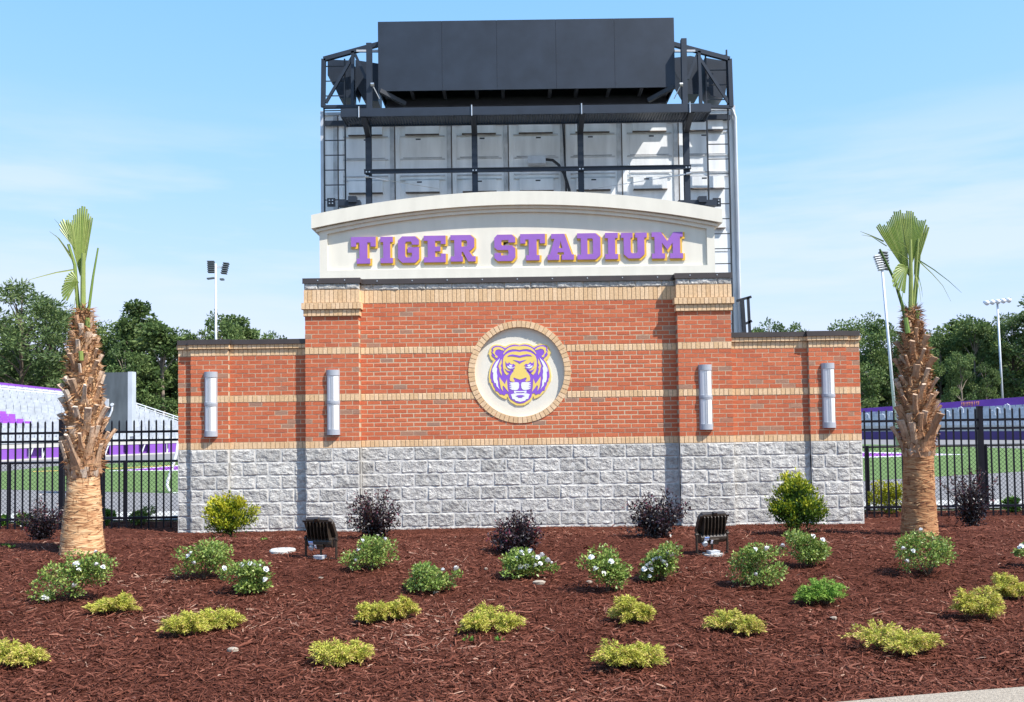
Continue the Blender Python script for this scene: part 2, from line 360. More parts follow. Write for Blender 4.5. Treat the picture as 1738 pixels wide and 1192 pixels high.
# ------------------------------------------------------------------ the setting: ground, bed, track, field
def sheet(name, xs, ys, zf, mat_name, smooth=True):
    V = [(x, y, zf(x, y)) for y in ys for x in xs]; nx = len(xs)
    Fc = [(j * nx + i, j * nx + i + 1, (j + 1) * nx + i + 1, (j + 1) * nx + i) for j in range(len(ys) - 1) for i in range(nx - 1)]
    o = np_mesh(name, V, Fc, mat_name, smooth=smooth); o['kind'] = 'structure'; return o
ys = [-80, -20, -9, 1.5, 1.7] + list(np.linspace(3.5, 14.5, 16)) + [40, 120, 400, 1500]
sheet('ground', [-1500, -200, -60, -12, 12, 60, 200, 1500], ys, lambda x, y: -0.09 if y < 1.6 else ground_z(x, y) - 0.02, 'earth')
sheet('mulch_bed', list(np.linspace(-14, 14, 180)), list(np.linspace(-9.4, 1.59, 90)), ground_z, 'mulch_bed')
sheet('path', [-40, 40], [1.9, 2.6, 3.4], lambda x, y: ground_z(x, y) + 0.004, 'white_concrete')
sheet('track', [-120, -40, 0, 40, 120], [3.4] + list(np.linspace(3.9, 14.2, 20)) + [60, 110], lambda x, y: ground_z(x, y) + 0.006, 'asphalt')
def flat(name, px, dz, mat_name):
    P = [ground(x, y) for x, y in px]
    mb = MB(); mb.add([(p[0], p[1], -0.9 + dz) for p in P], [tuple(range(len(P)))])
    o = mb.build(name, mat_name); o['kind'] = 'structure'; return o
flat('turf', [(-160, 828), (300, 838), (900, 828), (1467, 817), (1800, 797), (1800, 765), (1738, 762), (1600, 757.5), (1465, 754.5), (1200, 752), (870, 758), (500, 771), (300, 782), (95, 791.5), (0, 801), (-160, 812)], 0.012, 'turf')
flat('field_marking', [(183, 800.2), (302, 790.6), (600, 772), (900, 765), (1300, 765), (1465, 767.5), (1530, 769), (1640, 772), (1530, 775.5), (1465, 777.5), (1100, 781), (600, 793), (302, 799.6)], 0.016, 'paint_white')
flat('field_stripe', [(196, 799.6), (302, 791.8), (600, 774), (900, 767), (1300, 767), (1465, 769.3), (1530, 770.5), (1615, 772), (1530, 774), (1465, 775.7), (1100, 779), (600, 791.5), (302, 798.2)], 0.020, 'paint_purple')
flat('field_yellow_line', [(55, 800.6), (120, 798.6), (300, 790), (300, 790.7), (120, 799.5), (55, 801.4)], 0.019, 'letter_gold')

# sidewalk corner at the bottom right, its edge a little proud of the bark
def at_z(x, y, z):
    d = ray(x, y); return CAM + (z - CAM[2]) / d[2] * d
sw = [at_z(x, y, 0.035) for x, y in [(1395, 1194), (1520, 1182.5), (1640, 1173), (1760, 1164)]]
mb = MB()
x0, yA = sw[0][0], sw[0][1]; x1, yB = sw[3][0], sw[3][1]
for i in range(3):
    a, b = sw[i], sw[i + 1]
    mb.add([(a[0], a[1], 0.035), (b[0], b[1], 0.035), (b[0] + 0.05, b[1] - 3, 0.03), (a[0], a[1] - 3, 0.03), (a[0], a[1], -0.08), (b[0], b[1], -0.08)], [(0, 3, 2, 1), (0, 1, 5, 4)])
a = sw[0]; mb.add([(a[0], a[1], 0.035), (a[0] - 4, a[1] - 1.1, 0.035), (a[0] - 4, a[1] - 3.4, 0.03), (a[0], a[1] - 3, 0.03), (a[0], a[1], -0.08), (a[0] - 4, a[1] - 1.1, -0.08)], [(0, 1, 2, 3), (0, 4, 5, 1)])
a = sw[3]; mb.add([(a[0], a[1], 0.035), (a[0] + 4, a[1] + 0.5, 0.035), (a[0] + 4, a[1] - 2.5, 0.03), (a[0] + 0.05, a[1] - 3, 0.03), (a[0], a[1], -0.08), (a[0] + 4, a[1] + 0.5, -0.08)], [(0, 3, 2, 1), (0, 1, 5, 4)])
o = mb.build('pavement', 'concrete'); o['kind'] = 'structure'
def on_pave(X, Y):
    return X > -3 and Y < np.interp(X, [sw[0][0] - 4, sw[0][0], sw[1][0], sw[2][0], sw[3][0], sw[3][0] + 4], [sw[0][1] - 1.1, sw[0][1], sw[1][1], sw[2][1], sw[3][1], sw[3][1] + 0.5]) + 0.015

# shredded bark lying on the bed
N = 250000
u = RNG.random(N)
dpt = (4.8 ** -0.75 + u * (15.5 ** -0.75 - 4.8 ** -0.75)) ** (-1 / 0.75)        # denser towards the street
cy = dpt - 14.0; cx = (RNG.random(N) - 0.5) * 2 * np.minimum(0.62 * dpt + 4.2, 12.5)
keep = np.array([(abs(x) < 12.4) and not on_pave(x, y) and not (abs(x) < 5.25 and y > -0.02) for x, y in zip(cx, cy)])
cx = cx[keep]; cy = cy[keep]; n = len(cx)
cz = np.array([ground_z(x, y) for x, y in zip(cx, cy)])
yaw = RNG.random(n) * 2 * math.pi; pit = RNG.normal(0, 0.22, n)
ln = 0.022 + 0.105 * RNG.random(n) ** 2.4; wd = 0.003 + 0.009 * RNG.random(n) ** 1.6
D = np.stack([np.cos(yaw) * np.cos(pit), np.sin(yaw) * np.cos(pit), np.sin(pit)], 1)
S = np.stack([-np.sin(yaw), np.cos(yaw), RNG.normal(0, 0.45, n)], 1)
C = np.stack([cx, cy, cz + 0.004 + 0.02 * RNG.random(n) ** 1.5], 1)
bow = RNG.normal(0, 0.12, n)
V = np.empty((n, 6, 3))
for k, t in enumerate((-0.5, 0.0, 0.5)):
    mid = C + D * (ln * t)[:, None]; mid[:, 2] += bow * ln * (1 - 4 * t * t) * 0.5
    ww = wd * (1.0 if k == 1 else 0.55)
    V[:, 2 * k] = mid + S * ww[:, None] / 2; V[:, 2 * k + 1] = mid - S * ww[:, None] / 2
idx = np.arange(n)[:, None] * 6
Fc = np.concatenate([idx + np.array([[0, 1, 3, 2]]), idx + np.array([[2, 3, 5, 4]])])
pat = np.array([noise.noise((x * 0.55, y * 0.8, 5.0)) + 0.6 * noise.noise((x * 1.7, y * 1.7, 8.0)) for x, y in zip(cx, cy)])
tn = np.clip(RNG.beta(2.0, 2.6, n) + 0.26 * pat + (RNG.random(n) < 0.010 + 0.02 * (pat > 0.35)) * 0.5, 0, 1)
o = np_mesh('bark_mulch', V.reshape(-1, 3), Fc, 'mulch_chip', tone=np.concatenate([tn, tn]))
props(o, 'shredded dark red bark mulch covering the planting bed', 'mulch', kind='stuff')

# ------------------------------------------------------------------ the entrance wall
WALL = empty('entrance_wall', (0, 0, 0), 'red brick and grey stone entrance wall with arched cream sign and round emblem', 'wall'); WALL['kind'] = 'thing'
BW, BH, J = 0.2032, 0.0677, 0.0112
Z_CMU, Z_B0, Z_B2, Z_B2T, Z_B1, Z_B1T = 1.25, 1.355, 1.964, 2.068, 2.677, 2.781
Z_SOLD, Z_CM2, Z_CAP, Z_TOP = 3.459, 3.66, 3.758, 3.835
MCX, MCZ, MR_OUT, MR_IN = 0.02, 2.375, 0.785, 0.692

def shared_brick(w, h, d, m, tones, nm):
    out = []
    for t in tones:
        mb = MB(); e = 0.004
        x, z = w / 2, h / 2
        V = [(-x, 0.003, -z), (x, 0.003, -z), (x, 0.003, z), (-x, 0.003, z), (-x + e, 0, -z + e), (x - e, 0, -z + e), (x - e, 0, z - e), (-x + e, 0, z - e), (-x, d, -z), (x, d, -z), (x, d, z), (-x, d, z)]
        mb.add(V, [(4, 5, 6, 7), (0, 1, 5, 4), (1, 2, 6, 5), (2, 3, 7, 6), (3, 0, 4, 7), (0, 8, 9, 1), (1, 9, 10, 2), (2, 10, 11, 3), (3, 11, 8, 0)], t)
        me = bpy.data.meshes.new(nm); me.from_pydata(mb.v, [], mb.f); me.materials.append(MATS[m])
        a = me.attributes.new('tone', 'FLOAT', 'FACE'); a.data.foreach_set('value', mb.t); me.update()
        out.append(me)
    return out
def rtone():
    r = random.random()
    return random.uniform(0.88, 1.0) if r < 0.038 else random.uniform(0.0, 0.8)
RED = {}
def red_mesh(w, d):
    k = (round(w, 3), round(d, 3))
    if k not in RED: RED[k] = shared_brick(w, BH - J, d, 'red_brick', [0.2, 0.4, 0.7] + [0.1, 0.3, 0.45, 0.6, 0.92, 0.99], 'red_brick')
    c = RED[k]; return c[random.choice([0, 3, 4, 5, 6])] if random.random() > 0.04 else c[random.choice((7, 8))]
singles = {'red': 0, 'buff': 0}
FR = -0.0025          # bricks stand this far proud of the joints
def brick_into(mb, x0, x1, z0, z1, yf, d, tone):
    mb.box(x0, x1, yf, yf + d, z0, z1, tone)
def red_field(part, rest, xa, xb, z0, n, yf, d, want=False, hole=False, phase=0, yback=None):
    """n running-bond courses between xa and xb"""
    k = max(1, round((xb - xa) / BW * 2)); BW_ = (xb - xa) / k * 2
    for c in range(n):
        za = z0 + c * BH + J / 2; zb = za + BH - J; zm = (za + zb) / 2
        x = xa - (0 if (c + phase) % 2 else BW_ / 2)
        while x < xb:
            a, b = max(x + J / 2, xa), min(x + BW_ - J / 2, xb)
            x += BW_
            if b - a < 0.02: continue
            segs = [(a, b)]
            if hole:
                dz = abs(zm - MCZ); 
                if dz < 0.745:
                    hw = math.sqrt(0.745 ** 2 - dz ** 2); l, r = MCX - hw, MCX + hw; segs = []
                    if a < l: segs.append((a, min(b, l)))
                    if b > r: segs.append((max(a, r), b))
            for a2, b2 in segs:
                if b2 - a2 < 0.015: continue
                if want and singles['red'] < 300 and (b2 - a2) > BW_ - J - 0.002 and c >= 2:
                    put('red_brick', red_mesh(b2 - a2, d), ((a2 + b2) / 2, yf + random.uniform(-0.0015, 0.0015), zm), part); singles['red'] += 1
                else: brick_into(rest, a2, b2, za, zb, yf + random.uniform(-0.0015, 0.0015), d, rtone())
BUFF = shared_brick(BH - 0.009, 0.0955, 0.09, 'buff_brick', [0.05, 0.2, 0.35, 0.5, 0.65, 0.8, 0.95], 'buff_brick')
BUFF_TALL = shared_brick(BH - 0.009, 0.194, 0.09, 'buff_brick', [0.05, 0.2, 0.35, 0.5, 0.65, 0.8, 0.95], 'tall_buff_brick')
def buff_row(part, rest, xa, xb, z0, z1, yf, d=0.09, single=None, gap=None):
    n = max(1, round((xb - xa) / BH)); p = (xb - xa) / n
    for i in range(n):
        a, b = xa + i * p + 0.0045, xa + (i + 1) * p - 0.0045
        if gap and gap[0] < (a + b) / 2 < gap[1]: continue
        y = yf - 0.004 + random.uniform(-0.0015, 0.0015)
        if single is not None and singles['buff'] < 240:
            put('tall_buff_brick' if single is BUFF_TALL else 'buff_brick', random.choice(single), ((a + b) / 2, y, (z0 + z1) / 2), part); singles['buff'] += 1
        else: rest.box(a, b, y, y + d, z0 + 0.0045, z1 - 0.0045, random.random())

# --- split-faced stone blocks
def split_mesh(w, h, seed, nx=None, nz=8, amp=0.0150):
    nx = nx or max(4, int(round(w / 0.02))); V = []; Fc = []
    rs = random.Random(seed); ox, oz = rs.uniform(0, 90), rs.uniform(0, 90)
    for j in range(nz + 1):
        for i in range(nx + 1):
            u, v = i / nx, j / nz; x, z = (u - 0.5) * w, (v - 0.5) * h
            e = min(1, min(u, 1 - u) * w / 0.007, min(v, 1 - v) * h / 0.007); e = 0.12 + 0.88 * e if e > 0 else 0.1
            q = Vector((x * 7 + ox, z * 9 + oz, seed * 1.7))
            hgt = 0.62 + 0.75 * noise.noise(q) + 0.45 * noise.noise(q * 2.6) + 0.28 * abs(noise.noise(q * 5.5)) + 0.16 * noise.noise(q * 11)
            hgt = max(0.05, hgt)
            V.append((x, -amp * e * hgt, z))
    W1 = nx + 1
    for j in range(nz):
        for i in range(nx):
            a, b, c, d = j * W1 + i, j * W1 + i + 1, (j + 1) * W1 + i + 1, (j + 1) * W1 + i
            if (i + j + seed) % 2: Fc += [(a, b, c), (a, c, d)]
            else: Fc += [(a, b, d), (b, c, d)]
    base = len(V); x, z = w / 2, h / 2
    V += [(-x, 0, -z), (x, 0, -z), (x, 0, z), (-x, 0, z), (-x, 0.09, -z), (x, 0.09, -z), (x, 0.09, z), (-x, 0.09, z)]
    Fc += [(base + 0, base + 4, base + 5, base + 1), (base + 1, base + 5, base + 6, base + 2), (base + 2, base + 6, base + 7, base + 3), (base + 3, base + 7, base + 4, base + 0)]
    me = bpy.data.meshes.new('stone_block'); me.from_pydata(V, [], Fc); me.materials.append(MATS['split_stone'])
    t = rs.random(); a = me.attributes.new('tone', 'FLOAT', 'FACE'); a.data.foreach_set('value', [t] * len(Fc)); me.update()
    return me
STONE = {}
def stone_row(part, xa, xb, z0, z1, yf, off):
    k = max(1, round((xb - xa) / 0.2032)); p = (xb - xa) / k * 2; x = xa - (p / 2 if off else 0)
    while x < xb - 0.01:
        a, b = max(x, xa) + 0.004, min(x + p, xb) - 0.004; x += p
        if b - a < 0.03: continue
        k = (round(b - a, 3), round(z1 - z0, 3))
        pool = STONE.setdefault(k, [])
        if len(pool) < 9: pool.append(split_mesh(b - a, z1 - z0 - 0.009, len(STONE) * 31 + len(pool), nz=12 if z1 - z0 > 0.12 else 6)); me = pool[-1]
        else: me = random.choice(pool)
        put('stone_block', me, ((a + b) / 2, yf, (z0 + z1) / 2), part)

def segment(name, xa, xb, yf, top, tower, pier):
    """one bay of the wall: joint-coloured core, stone base, brick courses and bands, coping"""
    ins = 0.004 if pier else 0.0
    core = MB()
    ztop = Z_CAP if tower else 2.85
    if name == 'centre_panel':
        circ = [(MCX + 0.74 * math.cos(t), MCZ + 0.74 * math.sin(t)) for t in np.linspace(0, -2 * math.pi, 72, endpoint=False)]
        core.prism([[(xa, Z_CMU), (xb, Z_CMU), (xb, ztop), (xa, ztop)], circ], yf, 0.45)
    else: core.box(xa + ins, xb - ins, yf, 0.45, Z_CMU, ztop)
    part = core.build(name, 'mortar', WALL)
    lo = MB(); lo.box(xa + ins, xb - ins, yf - 0.0068, 0.452, -0.3, Z_CMU - 0.002); lo.build('stone_joint', 'grey_mortar', part)
    rest, br = MB(), MB()
    d = 0.15 if pier else 0.06
    yb = yf + FR
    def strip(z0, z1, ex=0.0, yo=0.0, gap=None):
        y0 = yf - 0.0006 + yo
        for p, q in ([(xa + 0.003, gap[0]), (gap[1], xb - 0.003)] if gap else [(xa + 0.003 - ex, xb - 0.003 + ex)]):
            dk = MB(); dk.box(p, q, y0, yf + 0.03, z0, z1); dk.build('joint', 'shaded_mortar', part)
    # stone courses down from the first band, the lowest half buried
    z = Z_CMU; c = 0
    while z > -0.1:
        stone_row(part, xa, xb, z - 0.2032, z, yf - 0.004, 0.2032 if c % 2 else 0.0); z -= 0.2032; c += 1
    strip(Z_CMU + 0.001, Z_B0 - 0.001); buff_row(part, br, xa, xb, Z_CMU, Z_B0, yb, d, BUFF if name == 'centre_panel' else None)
    cen = name == 'centre_panel'
    def ringgap(za, zb):
        if not cen: return None
        dz = min(abs(za - MCZ), abs(zb - MCZ)); hw = math.sqrt(max(0, 0.775 ** 2 - dz ** 2)); return (MCX - hw, MCX + hw)
    red_field(part, rest, xa, xb, Z_B0, 9, yb, d, want=cen, hole=cen)
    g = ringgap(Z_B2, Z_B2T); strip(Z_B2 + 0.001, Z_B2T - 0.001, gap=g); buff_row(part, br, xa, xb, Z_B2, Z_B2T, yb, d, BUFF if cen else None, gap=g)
    red_field(part, rest, xa, xb, Z_B2T, 9, yb, d, want=cen, hole=cen, phase=1)
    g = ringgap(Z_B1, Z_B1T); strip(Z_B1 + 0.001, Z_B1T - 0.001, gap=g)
    buff_row(part, br, xa, xb, Z_B1, Z_B1T, yb, d, BUFF if cen else None, gap=g)
    if not tower:
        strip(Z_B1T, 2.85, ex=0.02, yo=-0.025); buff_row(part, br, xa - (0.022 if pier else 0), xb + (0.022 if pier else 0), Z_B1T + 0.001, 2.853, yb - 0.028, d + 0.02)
    elif cen:
        red_field(part, rest, xa, xb, Z_B1T, 10, yb, d, want=True, hole=True)
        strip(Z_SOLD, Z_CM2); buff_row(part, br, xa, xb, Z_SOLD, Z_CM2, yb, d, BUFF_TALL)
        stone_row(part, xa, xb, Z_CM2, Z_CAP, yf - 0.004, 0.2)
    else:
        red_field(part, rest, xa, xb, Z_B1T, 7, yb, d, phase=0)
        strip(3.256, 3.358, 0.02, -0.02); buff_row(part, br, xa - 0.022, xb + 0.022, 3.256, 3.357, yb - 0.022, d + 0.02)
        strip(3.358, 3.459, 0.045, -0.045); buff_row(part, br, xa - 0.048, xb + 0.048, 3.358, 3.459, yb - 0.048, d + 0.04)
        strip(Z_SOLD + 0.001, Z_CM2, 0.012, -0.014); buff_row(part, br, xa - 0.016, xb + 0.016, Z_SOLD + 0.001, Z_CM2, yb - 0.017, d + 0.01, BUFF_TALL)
        stone_row(part, xa - 0.01, xb + 0.01, Z_CM2, Z_CAP, yf - 0.012, 0.2)
    if rest.v: rest.build('red_brickwork', 'red_brick', part)['kind'] = 'stuff'
    if br.v: br.build('buff_brickwork', 'buff_brick', part)['kind'] = 'stuff'
    # metal coping
    cp = MB(); oh = 0.03 if tower else 0.045
    za, zb = (Z_CAP + 0.002, Z_TOP) if tower else (2.856, 2.925)
    ext = 0.03 if pier else 0.0
    yo = 0.002 * (1 if pier else 0)
    cp.box(xa - ext, xb + ext, yf - oh, 0.50, za + 0.006, zb + yo)
    cp.box(xa - ext, xb + ext, yf - oh - 0.008, yf - oh + 0.004, za - 0.006, za + 0.008)
    cpo = cp.build('coping', 'brown_metal', part)
    if tower:
        sc = MB(); k = max(2, int((xb - xa) / 0.52))
        for i in range(k):
            x = xa + (i + 0.5) * (xb - xa) / k
            sc.box(x - 0.008, x + 0.008, yf - oh - 0.006, yf - oh, za + 0.034, za + 0.05)
        sc.build('screw', 'screw_metal', cpo)
    return part
Y_PIER, Y_WING, Y_WP = -0.14, -0.032, -0.09
CEN = segment('centre_panel', -2.42, 2.43, 0.0, Z_CAP, True, False)
segment('tower_pier', -3.24, -2.42, Y_PIER, Z_CAP, True, True)
segment('tower_pier', 2.43, 3.25, Y_PIER, Z_CAP, True, True)
segment('wing_wall', -4.42, -3.24, Y_WING, 2.85, False, False)
segment('wing_wall', 3.25, 4.43, Y_WING, 2.85, False, False)
segment('wing_pier', -5.0, -4.42, Y_WP, 2.85, False, True)
segment('wing_pier', 4.43, 5.01, Y_WP, 2.85, False, True)
segment('wing_end', -5.21, -5.0, Y_WING, 2.85, False, False)
segment('wing_end', 5.01, 5.23, Y_WING, 2.85, False, False)

# --- round emblem: ring of bricks, recessed disc, cut-out tiger head in layers
ring = MB(); nb = 66
disc = MB(); disc.prism([[(MCX + 0.735 * math.cos(t), MCZ + 0.735 * math.sin(t)) for t in np.linspace(0, 2 * math.pi, 72, endpoint=False)]], 0.048, 0.30)
DISC = disc.build('emblem_disc', 'cream_stucco', WALL)
jr = MB()
th = np.linspace(0, 2 * math.pi, 72, endpoint=False)
jr.prism([[(MCX + 0.783 * math.cos(t), MCZ + 0.783 * math.sin(t)) for t in th], [(MCX + 0.694 * math.cos(-t), MCZ + 0.694 * math.sin(-t)) for t in th]], -0.0035, 0.09)
RING = jr.build('emblem_ring', 'shaded_mortar', WALL)
for k in range(nb):
    a0, a1 = 2 * math.pi * (k + 0.06) / nb, 2 * math.pi * (k + 0.94) / nb
    mb = MB(); P = [(MCX + r * math.cos(a), MCZ + r * math.sin(a)) for r, a in ((0.69, a0), (0.787, a0), (0.787, a1), (0.69, a1))]
    mb.prism([P], -0.013 + random.uniform(-0.0015, 0.0015), 0.085, random.random()); mb.build('ring_brick', 'buff_brick', RING)

def mir(h):
    """left half outline from the top axis point to the bottom axis point -> closed loop, in metres on the wall"""
    full = h + [(1200 - x, y) for x, y in reversed(h) if abs(x - 600) > 1]
    return [(0.025 + (x - 600) * 0.000942, 2.335 - (y - 583) * 0.000942) for x, y in full]
def both(h):
    a = [(0.025 + (x - 600) * 0.000942, 2.335 - (y - 583) * 0.000942) for x, y in h]
    b = [(0.025 + (600 - x) * 0.000942, 2.335 - (y - 583) * 0.000942) for x, y in reversed(h)]
    return [a, b]
E_OUT = [(600, 88), (540, 72), (480, 75), (420, 90), (375, 115), (340, 112), (290, 92), (240, 85), (190, 90), (150, 105), (120, 140), (105, 175), (100, 205), (85, 235), (105, 260), (110, 290), (125, 320), (150, 350), (172, 348), (150, 390), (125, 440), (105, 500), (95, 560), (88, 620), (95, 660), (95, 700), (120, 730), (135, 770), (160, 820), (190, 860), (225, 895), (265, 935), (310, 962), (375, 985), (385, 940), (400, 960), (415, 1000), (445, 1035), (490, 1060), (530, 1085), (600, 1090)]
E_PUR = [(600, 112), (560, 98), (510, 92), (450, 105), (400, 130), (365, 150), (330, 130), (280, 112), (220, 105), (170, 120), (140, 150), (150, 180), (138, 205), (150, 230), (140, 260), (160, 290), (185, 305), (200, 330), (225, 325), (190, 370), (160, 420), (140, 480), (125, 540), (118, 600), (120, 640), (135, 650), (135, 700), (155, 710), (165, 760), (190, 800), (200, 850), (230, 850), (265, 890), (270, 905), (300, 900), (345, 920), (370, 890), (405, 895), (420, 950), (445, 985), (470, 1000), (500, 1020), (540, 1045), (600, 1055)]
E_EAR = [(170, 150), (210, 130), (260, 128), (310, 145), (350, 175), (345, 190), (300, 180), (260, 165), (220, 175), (200, 200), (195, 235), (215, 265), (240, 280), (240, 295), (225, 310), (195, 290), (200, 270), (175, 240), (155, 215), (175, 190), (165, 170)]
E_TOP = [(600, 124), (540, 116), (480, 122), (430, 138), (390, 162), (360, 192), (330, 242), (335, 256), (370, 217), (420, 184), (480, 170), (540, 172), (600, 184)]
E_FACE = [(600, 215), (540, 205), (480, 208), (420, 225), (370, 255), (340, 290), (325, 340), (322, 400), (325, 460), (335, 520), (352, 560), (385, 595), (410, 575), (430, 545), (460, 515), (480, 500), (500, 525), (470, 560), (445, 600), (432, 650), (440, 690), (500, 705), (515, 690), (490, 650), (500, 632), (560, 655), (600, 668)]
E_STREAK = [(300, 325), (265, 400), (250, 450), (265, 490), (270, 540), (300, 600), (305, 560), (290, 500), (300, 470), (285, 440), (305, 390)]
E_LOW = [(265, 620), (290, 660), (320, 700), (350, 740), (385, 650), (390, 730), (395, 800), (410, 870), (370, 820), (325, 760), (310, 780), (320, 860), (285, 800), (270, 720), (262, 660)]
W_FUR = [(275, 310), (250, 340), (215, 370), (190, 410), (170, 450), (150, 490), (148, 540), (165, 545), (160, 600), (165, 670), (185, 720), (205, 715), (215, 770), (245, 800), (265, 830), (240, 760), (240, 700), (225, 650), (230, 600), (220, 540), (230, 480), (215, 460), (240, 400), (270, 330)]
W_MUZ = [(420, 715), (480, 710), (540, 708), (575, 715), (585, 750), (580, 800), (560, 830), (520, 840), (460, 830), (420, 800), (470, 803), (415, 772), (470, 775), (415, 742), (460, 742)]
W_CHIN = [(600, 892), (540, 887), (490, 895), (445, 908), (460, 940), (470, 980), (510, 990), (520, 1010), (560, 1020), (600, 1030)]
W_TOOTH = [(497, 848), (500, 884), (528, 884), (540, 870), (600, 874), (600, 856), (530, 852)]
P_BAR = [(600, 275), (540, 262), (480, 253), (425, 263), (398, 287), (480, 283), (550, 295), (600, 307)]
P_V = [(600, 366), (560, 355), (490, 343), (530, 366), (575, 388), (600, 408)]
P_EYE = [(365, 365), (388, 400), (420, 397), (425, 375), (445, 402), (472, 420), (500, 405), (530, 440), (500, 450), (520, 480), (500, 500), (450, 510), (410, 490), (372, 440)]
P_UND = [(355, 480), (390, 512), (430, 522), (470, 507), (440, 545), (410, 555), (375, 520)]
P_SOUL = [(600, 918), (560, 920), (525, 935), (560, 945), (570, 960), (600, 962)]
W_EYE = [(388, 440), (405, 472), (440, 487), (485, 480), (512, 468), (470, 466), (430, 457), (412, 440)]
W_IRIS = [(424, 420), (455, 424), (482, 440), (460, 458), (430, 450)]
E0 = 0.048
mb = MB(); mb.prism([mir(E_OUT)], E0 - 0.014, E0 - 0.001); EMB = mb.build('tiger_emblem', 'emblem_gold', DISC)
mb = MB(); mb.prism([mir(E_PUR)], E0 - 0.018, E0 - 0.0135); mb.build('emblem_purple_layer', 'emblem_purple', DISC)
mb = MB()
for h in (E_EAR, E_STREAK, E_LOW):
    for lp in both(h): mb.prism([lp], E0 - 0.021, E0 - 0.0175)
for h in (E_TOP, E_FACE): mb.prism([mir(h)], E0 - 0.021, E0 - 0.0175)
mb.build('emblem_gold_layer', 'emblem_gold', DISC)
mb = MB()
for h in (W_FUR, W_MUZ): 
    for lp in both(h): mb.prism([lp], E0 - 0.021, E0 - 0.0175)
mb.prism([mir(W_CHIN)], E0 - 0.021, E0 - 0.0175)
for lp in both(W_TOOTH): mb.prism([lp], E0 - 0.021, E0 - 0.0175)
for h in (W_EYE, W_IRIS):
    for lp in both(h): mb.prism([lp], E0 - 0.0265, E0 - 0.023)
mb.build('emblem_white_layer', 'emblem_white', DISC)
mb = MB()
for h in (P_EYE, P_UND):
    for lp in both(h): mb.prism([lp], E0 - 0.024, E0 - 0.0205)
for h in (P_BAR, P_V, P_SOUL): mb.prism([mir(h)], E0 - 0.024, E0 - 0.0205)
mb.build('emblem_stripes', 'emblem_purple', DISC)

# --- arched cream sign above the coping
def arc(hw, zc, ze, n=40, rev=False):
    s = zc - ze; R_ = (hw * hw + s * s) / (2 * s)
    xs = np.linspace(-hw, hw, n)
    P = [(x + 0.01, zc - R_ + math.sqrt(R_ * R_ - x * x)) for x in xs]
    return P[::-1] if rev else P
ZB = 3.80
field = [(-2.93, 3.99), (2.95, 3.99)] + arc(2.94, 4.862, 4.557, rev=True)
body = [(-3.05, ZB), (3.07, ZB)] + arc(3.06, 5.02, 4.70, rev=True)
mb = MB(); mb.prism([body], 0.085, 0.55); PANEL = mb.build('sign_panel', 'cream_stucco', WALL)
mb = MB(); mb.prism([body, field[::-1]], 0.045, 0.084); mb.build('sign_frame', 'cream_stucco', PANEL)
mb = MB(); mb.prism([arc(3.168, 4.955, 4.628) + arc(3.168, 5.165, 4.838, rev=True)], -0.045, 0.62); mb.build('sign_cornice', 'cream_stucco', PANEL)
mb = MB(); mb.prism([arc(3.10, 4.915, 4.585) + arc(3.10, 4.954, 4.626, rev=True)], 0.01, 0.58); mb.build('cornice_moulding', 'cream_stucco', PANEL)

